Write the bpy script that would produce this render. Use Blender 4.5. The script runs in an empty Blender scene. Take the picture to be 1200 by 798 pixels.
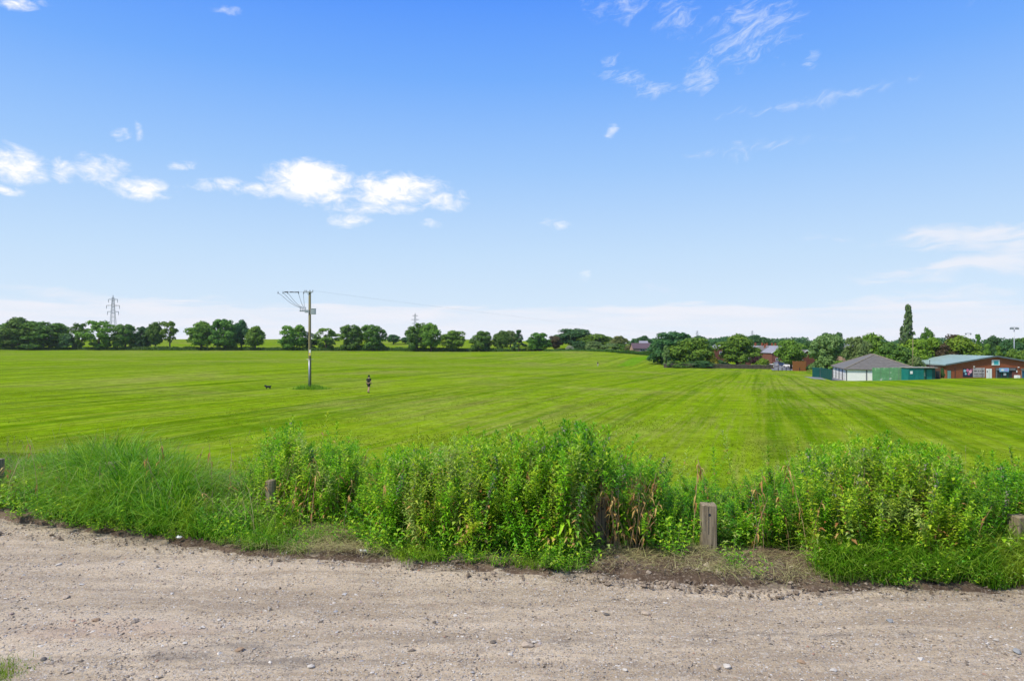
import bpy, bmesh, math, random
import numpy as np
from mathutils import Vector, Matrix
R = math.radians
scene = bpy.context.scene
COL = scene.collection
rng = np.random.default_rng(7)
random.seed(7)

# ------------------------------------------------------------------ camera, exposure
CAMZ = 3.0
cam_d = bpy.data.cameras.new('camera'); cam = bpy.data.objects.new('camera', cam_d); COL.objects.link(cam)
cam_d.sensor_width = 36; cam_d.lens = 24.0; cam_d.clip_start = .05; cam_d.clip_end = 6000
cam.location = (0, 0, CAMZ); cam.rotation_euler = (R(90), 0, 0)
scene.camera = cam
scene.view_settings.view_transform = 'Standard'; scene.view_settings.look = 'None'
scene.view_settings.exposure = 0.8; scene.view_settings.gamma = 1.0
scene.view_settings.use_curve_mapping = False

SUN_EL, SUN_AZ = R(54), R(-118)       # azimuth measured from +y towards +x
sun_d = bpy.data.lights.new('sun', 'SUN'); sun = bpy.data.objects.new('sun', sun_d); COL.objects.link(sun)
sun_d.energy = 2.75; sun_d.angle = R(4.0); sun_d.color = (1, .93, .80)
sv = Vector((math.sin(SUN_AZ) * math.cos(SUN_EL), math.cos(SUN_AZ) * math.cos(SUN_EL), math.sin(SUN_EL)))
sun.rotation_euler = sv.to_track_quat('Z', 'Y').to_euler(); sun.location = (-20, -20, 60)

# ------------------------------------------------------------------ node helpers
class NB:
    """tiny expression helper for shader nodes"""
    def __init__(s, tree): s.t = tree
    def n(s, typ, **kw):
        nd = s.t.nodes.new(typ)
        for k, v in kw.items(): setattr(nd, k, v)
        return nd
    def put(s, sock, v):
        if hasattr(v, 'is_output'): s.t.links.new(v, sock)
        else: sock.default_value = v
    def m(s, op, a, b=0.0, c=0.0, clamp=False):
        nd = s.n('ShaderNodeMath', operation=op, use_clamp=clamp)
        s.put(nd.inputs[0], a); s.put(nd.inputs[1], b); s.put(nd.inputs[2], c)
        return nd.outputs[0]
    def v(s, op, a, b=(0, 0, 0), sc=None):
        nd = s.n('ShaderNodeVectorMath', operation=op)
        s.put(nd.inputs[0], a); s.put(nd.inputs[1], b)
        if sc is not None: s.put(nd.inputs[3], sc)
        return nd.outputs['Value'] if op in ('LENGTH', 'DOT_PRODUCT', 'DISTANCE') else nd.outputs['Vector']
    def xyz(s, x, y, z=0.0):
        nd = s.n('ShaderNodeCombineXYZ')
        for i, q in enumerate((x, y, z)): s.put(nd.inputs[i], q)
        return nd.outputs[0]
    def noise(s, vec, scale=1.0, detail=3.0, rough=.55, dist=0.0):
        nd = s.n('ShaderNodeTexNoise')
        s.put(nd.inputs['Vector'], vec); s.put(nd.inputs['Scale'], scale)
        s.put(nd.inputs['Detail'], detail); s.put(nd.inputs['Roughness'], rough); s.put(nd.inputs['Distortion'], dist)
        return nd.outputs[0]
    def ss(s, x, lo, hi):
        nd = s.n('ShaderNodeMapRange', interpolation_type='SMOOTHSTEP')
        s.put(nd.inputs[0], x); s.put(nd.inputs[1], lo); s.put(nd.inputs[2], hi)
        return nd.outputs[0]
    def lin(s, x, lo, hi, a=0.0, b=1.0):
        nd = s.n('ShaderNodeMapRange')
        for i, q in enumerate((x, lo, hi, a, b)): s.put(nd.inputs[i], q)
        return nd.outputs[0]
    def mix(s, f, a, b, mode='MIX'):
        nd = s.n('ShaderNodeMix', data_type='RGBA', blend_type=mode)
        s.put(nd.inputs[0], f)
        for i, q in ((6, a), (7, b)):
            if not hasattr(q, 'is_output') and len(q) == 3: q = (*q, 1)
            s.put(nd.inputs[i], q)
        return nd.outputs[2]
    def ramp(s, f, stops, interp='LINEAR'):
        nd = s.n('ShaderNodeValToRGB'); cr = nd.color_ramp; cr.interpolation = interp
        while len(cr.elements) < len(stops): cr.elements.new(.5)
        for e, (p, c) in zip(cr.elements, stops): e.position = p; e.color = (*c, 1)
        s.put(nd.inputs[0], f); return nd.outputs[0]

# ------------------------------------------------------------------ world
world = bpy.data.worlds.new('World'); scene.world = world; world.use_nodes = True
wt = world.node_tree; wt.nodes.clear(); W = NB(wt)
def s2l(c): return tuple((x/255/12.92 if x/255 <= .04045 else ((x/255+.055)/1.055)**2.4) for x in c)
SKY_STOPS = [  # elevation (deg) -> what the sky shows there, sRGB
    (-3, (226, 240, 255)), (0.5, (226, 240, 255)), (3.5, (214, 235, 255)), (7, (199, 227, 255)), (14, (160, 203, 255)),
    (21, (118, 176, 255)), (27, (88, 153, 255)), (40, (64, 130, 238)), (90, (45, 100, 205))]
def build_world():
    tc = W.n('ShaderNodeTexCoord'); d = W.v('NORMALIZE', tc.outputs['Generated'])
    sp = W.n('ShaderNodeSeparateXYZ'); W.put(sp.inputs[0], d)
    az = W.m('ARCTAN2', sp.outputs[0], sp.outputs[1]); el = W.m('ARCSINE', sp.outputs[2])
    sky = W.n('ShaderNodeTexSky', sky_type='NISHITA', sun_disc=False)
    sky.sun_elevation = SUN_EL; sky.sun_rotation = SUN_AZ; sky.air_density = 1.0; sky.dust_density = .3; sky.ozone_density = 2.0
    # the physical sky carries the light's azimuth falloff; a tint by elevation gives the photograph's hue
    nish = sky.outputs[0]
    lum = W.v('DOT_PRODUCT', nish, (.3, .5, .2))
    rel = W.m('POWER', W.m('DIVIDE', lum, 7.0), 0.10)
    elf = W.lin(el, R(-3), R(90))
    grad = W.ramp(elf, [((e + 3) / 93, tuple(x / 10 for x in s2l(c))) for e, c in SKY_STOPS])
    grad = W.v('SCALE', grad, sc=10.0)
    base = W.v('SCALE', grad, sc=W.m('MINIMUM', W.m('MAXIMUM', rel, .98), 1.05))
    # clouds: ellipses of density broken up by fractal noise, all in sky azimuth and elevation
    ae = W.xyz(az, el, 0.0)
    wv = W.n('ShaderNodeTexNoise'); W.put(wv.inputs['Vector'], W.v('MULTIPLY', ae, (9, 16, 1))); W.put(wv.inputs['Scale'], 1.0); W.put(wv.inputs['Detail'], 3.0)
    warp = W.v('SCALE', W.v('SUBTRACT', wv.outputs[1], (.5, .5, .5)), sc=.05)
    aew = W.v('ADD', ae, warp)
    def ell(px, py, rx, ry, amp, ang=0):
        a = math.atan2(px - 600, 800); e = math.atan2(399 - py, math.hypot(px - 600, 800))
        k = math.cos(a)
        q = W.v('SUBTRACT', aew, (a, e, 0))
        if ang:
            vr = W.n('ShaderNodeVectorRotate', rotation_type='Z_AXIS'); W.put(vr.inputs['Vector'], q); vr.inputs['Angle'].default_value = R(ang); q = vr.outputs[0]
        q = W.v('MULTIPLY', q, (800 / (rx * k * k), 800 / (ry * k), 0))
        l = W.v('LENGTH', q)
        return W.m('MULTIPLY', W.m('SUBTRACT', 1.0, W.m('MULTIPLY', l, l)), amp)
    def union(lst):
        o = None
        for e in lst:
            x = ell(*e); o = x if o is None else W.m('SMOOTH_MAX', o, x, .15)
        return o
    cum = union([(12, 188, 44, 24, 1.2), (68, 193, 18, 13, .8), (118, 193, 38, 19, .75), (168, 216, 42, 16, .95), (10, 222, 20, 7, .75),
                 (218, 187, 15, 6, .45), (258, 217, 32, 9, .65), (140, 151, 12, 6, .5), (162, 150, 5, 9, .45), (362, 211, 58, 25, 1.5), (322, 229, 48, 12, .85), (468, 219, 60, 22, 1.25),
                 (408, 253, 28, 12, .8), (518, 231, 26, 14, .75), (440, 236, 80, 12, .6), (715, 153, 9, 7, .6), (652, 258, 14, 7, .45),
                 (681, 323, 6, 7, .55), (512, 261, 12, 5, .45), (30, 7, 30, 8, .6), (265, 17, 13, 7, .4)])
    n1 = W.noise(W.v('MULTIPLY', ae, (42, 78, 1)), 1.0, 9.0, .66, .6)
    dc = W.m('ADD', cum, W.m('MULTIPLY', W.m('SUBTRACT', n1, .5), 3.0))
    c1 = W.m('MULTIPLY', W.m('POWER', W.lin(dc, -.2, 1.15), 1.7), W.ss(cum, -.9, .1))
    cir = union([(722, 6, 40, 18, .55), (795, 18, 26, 22, .5), (822, 82, 22, 24, .7), (735, 95, 42, 9, .65, 12), (775, 104, 36, 9, .7, -8), (884, 34, 54, 40, .62),
                 (712, 70, 12, 8, .5), (950, 120, 110, 8, .45, -3), (880, 172, 90, 8, .42), (952, 70, 12, 9, .55), (1135, 2, 8, 6, .4), (770, 337, 30, 8, .5, 14), (980, 278, 50, 5, .3)])
    vr = W.n('ShaderNodeVectorRotate', rotation_type='Z_AXIS'); W.put(vr.inputs['Vector'], aew); vr.inputs['Angle'].default_value = R(-20)
    n2 = W.noise(W.v('MULTIPLY', vr.outputs[0], (34, 85, 1)), 1.0, 9.0, .7, .8)
    c2 = W.m('MULTIPLY', W.ss(W.m('ADD', cir, W.m('MULTIPLY', W.m('SUBTRACT', n2, .5), 3.6)), .0, 1.6), W.m('MULTIPLY', W.ss(cir, -1.2, .2), .72))
    low = union([(1150, 274, 125, 20, .8, 5), (1140, 310, 160, 18, .8, -6), (1210, 292, 60, 24, .7), (70, 343, 130, 10, .55, 9), (200, 360, 150, 9, .6, 5), (250, 346, 30, 5, .4),
                 (1080, 352, 170, 12, .6, -5)])
    n3 = W.noise(W.v('MULTIPLY', aew, (12, 70, 1)), 1.0, 8.0, .66, .5)
    c3 = W.m('MULTIPLY', W.ss(W.m('ADD', low, W.m('MULTIPLY', W.m('SUBTRACT', n3, .5), 2.6)), .0, 1.1), .8)
    # low bank of pale cloud along the horizon, all the way round
    n4 = W.noise(W.xyz(W.m('MULTIPLY', az, 6.0), W.m('MULTIPLY', el, 75.0), .3), 1.0, 6.0, .6, .2)
    top = W.m('ADD', R(3.0), W.m('MULTIPLY', W.m('SUBTRACT', n4, .5), R(3.4)))
    c4 = W.m('MULTIPLY', W.ss(W.m('SUBTRACT', top, el), R(-.05), R(.7)), W.lin(n4, .3, .7, .3, .95))
    # broken cloud overhead, above and beside the frame
    n5 = W.noise(W.v('DIVIDE', d, W.xyz(*[W.m('MAXIMUM', sp.outputs[2], .12)] * 3)), 1.6, 7.0, .6, .3)
    c5 = W.m('MULTIPLY', W.ss(n5, .36, .58), W.m('MULTIPLY', W.ss(el, R(30), R(42)), .85))
    white = (.96, .97, 1.0)
    soft = s2l((246, 246, 253))
    o = W.mix(c4, base, soft); o = W.mix(c3, o, s2l((243, 244, 252))); o = W.mix(c2, o, s2l((226, 236, 255)))
    o = W.mix(c1, o, (1.04, 1.04, 1.05)); o = W.mix(c5, o, (.98, .97, .95))
    bg = W.n('ShaderNodeBackground'); W.put(bg.inputs[0], W.v('SCALE', o, sc=10.0 * .574)); bg.inputs[1].default_value = 0.1
    out = W.n('ShaderNodeOutputWorld'); wt.links.new(bg.outputs[0], out.inputs[0])
build_world()
world.cycles.sampling_method = 'MANUAL'; world.cycles.sample_map_resolution = 512

# ------------------------------------------------------------------ naming and tagging
def tag(o, label=None, cat=None, group=None, kind=None):
    if label: o['label'] = label
    if cat: o['category'] = cat
    if group: o['group'] = group
    if kind: o['kind'] = kind
    return o
def empty(name, loc, rz=0.0, scale=None):
    o = bpy.data.objects.new(name, None); COL.objects.link(o); o.location = loc; o.rotation_euler = (0, 0, rz)
    o.empty_display_size = .3
    if scale: o.scale = scale
    return o
def link(name, me, parent=None, loc=(0, 0, 0)):
    o = bpy.data.objects.new(name, me); COL.objects.link(o); o.location = loc
    if parent: o.parent = parent
    return o
def copy_tree(o, parent=None):
    c = o.copy(); COL.objects.link(c); c.parent = parent
    for ch in [q for q in COL.objects if q.parent == o]: copy_tree(ch, c)
    return c

# ------------------------------------------------------------------ mesh helpers
def np_mesh(name, V, F, mats, mi=None, smooth=False):
    V = np.asarray(V, np.float32); F = np.asarray(F, np.int32)
    me = bpy.data.meshes.new(name); k = F.shape[1]
    me.vertices.add(len(V)); me.vertices.foreach_set('co', V.ravel())
    me.loops.add(F.size); me.loops.foreach_set('vertex_index', F.ravel())
    me.polygons.add(len(F)); me.polygons.foreach_set('loop_start', np.arange(0, F.size, k, dtype=np.int32))
    if mi is not None: me.polygons.foreach_set('material_index', np.asarray(mi, np.int32))
    me.polygons.foreach_set('use_smooth', np.full(len(F), smooth))
    me.update(calc_edges=True); me.validate()
    for m in (mats if isinstance(mats, (list, tuple)) else [mats]): me.materials.append(m)
    return me
def grid_mesh(name, X, Y, Z, mat, smooth=True):
    n, m = X.shape
    V = np.stack([X, Y, Z], -1).reshape(-1, 3)
    i = np.arange(n * m).reshape(n, m)
    F = np.stack([i[:-1, :-1], i[1:, :-1], i[1:, 1:], i[:-1, 1:]], -1).reshape(-1, 4)
    a = V[F[0, 1]] - V[F[0, 0]]; b = V[F[0, 2]] - V[F[0, 0]]
    if np.cross(a, b)[2] < 0: F = F[:, ::-1]
    return np_mesh(name, V, F, mat, smooth=smooth)
class MB:
    """collects boxes, tubes, prisms, sheets into one mesh"""
    def __init__(s): s.V = []; s.F = []
    def add(s, V, F):
        o = len(s.V); s.V += [tuple(v) for v in V]; s.F += [tuple(i + o for i in f) for f in F]; return s
    def box(s, x0, x1, y0, y1, z0, z1):
        return s.add([(x, y, z) for z in (z0, z1) for y in (y0, y1) for x in (x0, x1)],
                     [(0, 2, 3, 1), (4, 5, 7, 6), (0, 1, 5, 4), (2, 6, 7, 3), (0, 4, 6, 2), (1, 3, 7, 5)])
    def bar(s, a, b, r, n=6, r2=None):
        a = Vector(a); b = Vector(b); d = b - a; q = d.to_track_quat('Z', 'Y'); r2 = r if r2 is None else r2
        V = []
        for p, rr in ((a, r), (b, r2)):
            for i in range(n):
                t = 2 * math.pi * i / n; V.append(p + q @ Vector((math.cos(t) * rr, math.sin(t) * rr, 0)))
        F = [(i, (i + 1) % n, n + (i + 1) % n, n + i) for i in range(n)] + [tuple(range(n))[::-1], tuple(range(n, 2 * n))]
        return s.add(V, F)
    def tube(s, pts, rad, n=6):
        pts = [Vector(p) for p in pts]; V = []
        if not hasattr(rad, '__len__'): rad = [rad] * len(pts)
        for k, p in enumerate(pts):
            d = (pts[min(k + 1, len(pts) - 1)] - pts[max(k - 1, 0)]).normalized()
            u = d.cross(Vector((0.13, .97, .21))); u = u.normalized() if u.length > .1 else d.orthogonal().normalized(); w = d.cross(u)
            for i in range(n):
                t = 2 * math.pi * i / n; V.append(p + (u * math.cos(t) + w * math.sin(t)) * rad[k])
        F = [(k * n + i, k * n + (i + 1) % n, (k + 1) * n + (i + 1) % n, (k + 1) * n + i) for k in range(len(pts) - 1) for i in range(n)]
        F += [tuple(range(n))[::-1], tuple(range((len(pts) - 1) * n, len(pts) * n))]
        return s.add(V, F)
    def prism(s, poly, y0, y1):
        """polygon of (x, z) extruded in y"""
        n = len(poly)
        V = [(x, y0, z) for x, z in poly] + [(x, y1, z) for x, z in poly]
        F = [tuple(range(n)), tuple(range(n, 2 * n))[::-1]] + [(i, n + i, n + (i + 1) % n, (i + 1) % n) for i in range(n)]
        return s.add(V, F)
    def build(s, name, mat, parent=None, bevel=0, loc=(0, 0, 0), smooth=False):
        me = bpy.data.meshes.new(name); me.from_pydata(s.V, [], s.F)
        bm = bmesh.new(); bm.from_mesh(me); bmesh.ops.recalc_face_normals(bm, faces=bm.faces)
        if bevel: bmesh.ops.bevel(bm, geom=list(bm.edges), offset=bevel, segments=1, affect='EDGES')
        bm.to_mesh(me); bm.free()
        if smooth: me.polygons.foreach_set('use_smooth', [True] * len(me.polygons))
        me.materials.append(mat)
        return link(name, me, parent, loc)

def _hash(ix, iy, seed):
    h = (ix.astype(np.int64) * 374761393 + iy.astype(np.int64) * 668265263 + seed * 1442695041) & 0x7fffffff
    h = ((h ^ (h >> 13)) * 1274126177) & 0x7fffffff
    return ((h ^ (h >> 16)) & 0xffff) / 65535.0
def vnoise(x, y, seed=0):
    x = np.asarray(x, float); y = np.asarray(y, float)
    ix = np.floor(x); iy = np.floor(y); fx = x - ix; fy = y - iy
    fx = fx * fx * (3 - 2 * fx); fy = fy * fy * (3 - 2 * fy)
    a = _hash(ix, iy, seed); b = _hash(ix + 1, iy, seed); c = _hash(ix, iy + 1, seed); d = _hash(ix + 1, iy + 1, seed)
    return (a + (b - a) * fx) * (1 - fy) + (c + (d - c) * fx) * fy - .5
def fbm(x, y, o=4, seed=0):
    s = 0; a = 1.0
    for k in range(o): s = s + a * vnoise(np.asarray(x) * 2**k, np.asarray(y) * 2**k, seed + k); a *= .5
    return s

# ------------------------------------------------------------------ the lie of the land
def px2x(px, D): return (px - 600) / 800 * D
def py2z(py, D): return CAMZ - (py - 399) / 800 * D
def P(px, py, D): return Vector((px2x(px, D), D, py2z(py, D)))
_cp = []
for px in (-300, 0, 300, 600): _cp += [(px, 34, -2.2), (px, 75, -2.35), (px, 140, -2.3 if px < 500 else -3.0)]
for px in (800, 1000, 1200, 1400): _cp += [(px, 34, -2.1), (px, 75, -2.9 if px < 1100 else -2.3)]
_cp += [(1500, 120, -3.2), (900, 110, -4.0), (980, 110, -4.0)]
_cp += [(px, 230, z) for px, z in ((-300, -2.2), (0, -2.2), (200, -2.3), (400, -2.9), (560, -4.2), (640, -5.2), (700, -5.85), (780, -6.0), (850, -6.3), (905, -6.6))]
_cp += [(640, 180, -4.4), (780, 180, -4.9), (880, 160, -5.0)]
_cp += [(px, 383, CAMZ - (py - 399) / 800 * 383) for px, py in ((-300, 410), (0, 410), (200, 410.5), (400, 411), (560, 411.5), (640, 410.5))]
_cp += [(700, 340, py2z(411.5, 340)), (770, 335, py2z(415.5, 335)), (740, 280, -4.0), (660, 290, -3.6)]
_cp += [(px, 480, 2.0) for px in (-400, 0, 200, 400, 560)] + [(700, 480, .5)]
_cp += [(960, 160, -5.5), (950, 140, -4.75), (995, 133, -4.85), (1030, 130, -4.6), (1075, 124, -4.15), (1110, 118, -3.55), (1160, 118, -3.5), (1210, 118, -3.5), (1110, 150, -5.6), (1160, 146, -5.4), (1400, 150, -5.2),
        (1100, 167, -6.2), (1180, 167, -6.2), (1300, 167, -6.2), (1000, 150, -5.0), (1040, 160, -5.5)]
_cp += [(900, 300, -6.6), (1000, 230, -6.4), (1100, 230, -6.6), (1200, 300, -6.8), (1400, 300, -6.8), (850, 300, -6.4), (900, 600, -6.5), (1200, 600, -6.5), (780, 340, -3.0)]
_cp += [(px, 1000, z) for px, z in ((-300, 2), (0, 2), (300, 2), (600, 0), (900, -5), (1200, -6), (1500, -6))]
CPX = np.array([[px2x(a, b), b] for a, b, c in _cp]) / 100.0; CPZ = np.array([c for a, b, c in _cp])
def _tps(d2): return d2 * np.log(np.maximum(d2, 1e-9)) * .5
_n = len(CPX); _A = np.zeros((_n + 3, _n + 3))
_A[:_n, :_n] = _tps(((CPX[:, None] - CPX[None]) ** 2).sum(-1)) + np.eye(_n) * .004
_A[:_n, _n] = 1; _A[:_n, _n+1:] = CPX; _A[_n:, :_n] = _A[:_n, _n:].T
_w = np.linalg.solve(_A, np.concatenate([CPZ, [0, 0, 0]]))
EX = np.array([-40, -20, -14, -8.6, -6.9, -5.2, -3.6, -.9, 2.1, 4, 6.1, 10, 20, 40.]); EY = np.array([22, 15.5, 13.6, 11.55, 10.75, 10.1, 9.55, 9.0, 8.5, 8.25, 8.15, 7.6, 6, 2.])
def edge(x): return np.interp(x, EX, EY) + fbm(np.asarray(x) * .9, 3.3, 3, 5) * .22
def gh(x, y):
    x = np.asarray(x, float); y = np.asarray(y, float); sh = np.broadcast(x, y).shape
    p = np.stack([np.broadcast_to(x, sh).ravel(), np.broadcast_to(y, sh).ravel()], -1) / 100
    pc = p.copy(); pc[:, 1] = np.clip(pc[:, 1], .3, 12)
    pc[:, 0] = np.clip(pc[:, 0], -12, 12)
    z = np.empty(len(p))
    for i in range(0, len(p), 20000):
        q = pc[i:i+20000]
        z[i:i+20000] = _tps(((q[:, None] - CPX[None]) ** 2).sum(-1)) @ _w[:_n] + _w[_n] + q @ _w[_n+1:]
    z = np.clip(z, -8, 4)
    z = z.reshape(sh)
    e = np.interp(x, EX, EY)
    t = np.clip((y - e - 2.2) / 15.0, 0, 1); t = t * t * (3 - 2 * t)
    return z * t
def depth_at(px, py, lo=20, hi=140):
    '''how far away the ground lies along a bearing and dip'''
    for k in range(60):
        d = lo + (hi - lo) * k / 59
        if g1(px2x(px, d), d) >= py2z(py, d): return d
    return hi
def g1(x, y): return float(gh(np.array([x]), np.array([y]))[0])
def on(px, D): x = px2x(px, D); return Vector((x, D, g1(x, D)))

# ------------------------------------------------------------------ materials
def new_mat(name):
    m = bpy.data.materials.new(name); m.use_nodes = True; m.node_tree.nodes.clear(); return m, NB(m.node_tree)
def finish(m, b, bsdf): 
    o = b.n('ShaderNodeOutputMaterial'); m.node_tree.links.new(bsdf, o.inputs[0]); return m
def principled(b, col, rough=.8, bump=None, bs=.3, bd=.02, spec=.3, metal=0.0):
    p = b.n('ShaderNodeBsdfPrincipled'); b.put(p.inputs['Base Color'], (*col, 1) if not hasattr(col, 'is_output') else col)
    b.put(p.inputs['Roughness'], rough); b.put(p.inputs['Specular IOR Level'], spec); b.put(p.inputs['Metallic'], metal)
    if bump is not None:
        bn = b.n('ShaderNodeBump'); b.put(bn.inputs['Strength'], bs); b.put(bn.inputs['Distance'], bd); b.put(bn.inputs['Height'], bump)
        m = b.t.links.new(bn.outputs[0], p.inputs['Normal'])
    return p.outputs[0]
def basic(name, col, var=.25, scale=3.0, rough=.8, bump=.2, metal=0.0, spec=.3, coat2=None, cov=.5):
    m, b = new_mat(name)
    pos = b.n('ShaderNodeTexCoord').outputs['Object']
    n = b.noise(pos, scale, 5, .6); n2 = b.noise(pos, scale * 9, 3, .6)
    c = b.mix(b.lin(n, .3, .7), tuple(x * (1 - var) for x in col), tuple(min(1, x * (1 + var)) for x in col))
    c = b.mix(b.m('MULTIPLY', b.ss(n2, .55, .75), .35), c, tuple(x * .55 for x in col))
    if coat2: c = b.mix(b.ss(n, cov, cov + .12), c, coat2)
    return finish(m, b, principled(b, c, rough, n2, bump, .02, spec, metal))
def leafmat(name, dark, mid, light, trans=.35, patch=None, pscale=.35, rough=.55):
    m, b = new_mat(name)
    g = b.n('ShaderNodeNewGeometry'); oi = b.n('ShaderNodeObjectInfo')
    isl = g.outputs['Random Per Island']
    c = b.ramp(isl, [(0, dark), (.5, mid), (1, light)])
    if patch:
        n = b.noise(g.outputs['Position'], pscale, 3, .6)
        c = b.mix(b.ss(n, .48, .66), c, patch)
    hs = b.n('ShaderNodeHueSaturation'); b.put(hs.inputs['Hue'], b.lin(oi.outputs['Random'], 0, 1, .488, .512)); b.put(hs.inputs['Value'], b.lin(oi.outputs['Random'], 0, 1, .85, 1.15)); b.put(hs.inputs['Color'], c)
    c = hs.outputs[0]
    p = principled(b, c, rough, None, spec=.25)
    t = b.n('ShaderNodeBsdfTranslucent'); b.put(t.inputs[0], b.mix(1.0, c, (1.15, 1.1, .55), 'MULTIPLY'))
    mx = b.n('ShaderNodeMixShader'); mx.inputs[0].default_value = trans
    b.t.links.new(p, mx.inputs[1]); b.t.links.new(t.outputs[0], mx.inputs[2])
    return finish(m, b, mx.outputs[0])

M = {}
M['leaf_mid'] = leafmat('leaf_mid', (0.0747, 0.1671, 0.0157), (0.128, 0.2599, 0.0234), (0.2349, 0.3898, 0.0392))
M['leaf_dark'] = leafmat('leaf_dark', (0.0451, 0.1304, 0.019), (0.09, 0.2088, 0.0253), (0.1651, 0.3132, 0.0348))
M['leaf_deep'] = leafmat('leaf_deep', (0.0309, 0.1048, 0.0331), (0.0516, 0.1443, 0.0398), (0.0903, 0.1979, 0.0497))
M['leaf_bright'] = leafmat('leaf_bright', (0.0911, 0.198, 0.0115), (0.167, 0.3036, 0.0192), (0.2732, 0.4224, 0.0336))
M['leaf_pale'] = leafmat('leaf_pale', (0.0945, 0.1725, 0.048), (0.1575, 0.253, 0.072), (0.2415, 0.345, 0.104))
M['leaf_olive'] = leafmat('leaf_olive', (.09, .12, .03), (.16, .19, .05), (.26, .27, .09))
M['leaf_copper'] = leafmat('leaf_copper', (.05, .04, .02), (.1, .07, .035), (.14, .12, .05))
M['leaf_purple'] = leafmat('leaf_purple', (.03, .012, .02), (.055, .02, .03), (.08, .035, .04))
M['leaf_poplar'] = leafmat('leaf_poplar', (0.06, 0.12, 0.039), (0.105, 0.18, 0.0585), (0.195, 0.27, 0.104))
M['leaf_yellow'] = leafmat('leaf_yellow', (.2, .25, .02), (.35, .36, .03), (.5, .45, .04))
M['leaf_white'] = leafmat('leaf_white', (.25, .3, .2), (.4, .45, .33), (.55, .58, .45))
M['bark'] = basic('bark', (.085, .07, .05), .3, 4, .9, .5)
M['weed_leaf'] = leafmat('weed_leaf', (0.0969, 0.276, 0.0074), (0.2099, 0.4554, 0.0125), (0.4359, 0.69, 0.0258), .4, (.17, .42, .015), 1.3, .45)
M['weed_leaf_light'] = leafmat('weed_leaf_light', (0.1776, 0.363, 0.0123), (0.3279, 0.5324, 0.0216), (0.5738, 0.7018, 0.0493), .4, (.36, .46, .14), 1.6, .45)
M['weed_leaf_deep'] = leafmat('weed_leaf_deep', (0.0474, 0.1856, 0.0086), (0.0948, 0.3206, 0.013), (0.1895, 0.4725, 0.0216), .35, None, 1, .45)
M['dry_leaf'] = leafmat('dry_leaf', (.28, .12, .04), (.45, .25, .08), (.55, .42, .14), .2)
M['stem'] = basic('stem', (.16, .22, .06), .3, 5, .6, .1)
M['dry_stem'] = basic('dry_stem', (.33, .23, .13), .35, 5, .8, .1)
M['tassel'] = leafmat('tassel', (.16, .17, .11), (.24, .24, .17), (.36, .36, .27), .25)
M['grass'] = leafmat('grass', (.035, .15, .004), (.12, .34, .01), (.34, .54, .06), .4, (.26, .4, .03), 1.1, .45)
M['crumb'] = leafmat('crumb', (.08, .058, .042), (.15, .11, .082), (.3, .24, .19), 0.0)
M['hay'] = leafmat('hay', (.3, .26, .12), (.42, .38, .19), (.4, .46, .16), .2)
M['hedge_dark'] = leafmat('hedge_dark', (0.032, 0.096, 0.01), (0.056, 0.152, 0.014), (0.096, 0.224, 0.02))
M['galv'] = basic('galv', (.42, .44, .46), .15, 2, .45, .05, .5)
M['steel_dark'] = basic('steel_dark', (.16, .17, .19), .2, 1, .6, .05, .2)
M['steel_pale'] = basic('steel_pale', (.3, .32, .35), .1, 1, .6, .05, .2)
M['white_paint'] = basic('white_paint', (.78, .79, .78), .06, 1.5, .55, .05)
M['glass'] = basic('glass', (.05, .07, .09), .2, 1, .1, 0, 0, .6)
M['dark_opening'] = basic('dark_opening', (.03, .035, .04), .3, 1, .8, 0)
M['rubber'] = basic('rubber', (.025, .025, .025), .2, 5, .8, .1)
M['skin'] = basic('skin', (.5, .3, .21), .06, 8, .6, .05)
M['black_cloth'] = basic('black_cloth', (.018, .02, .022), .2, 12, .9, .1)

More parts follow.
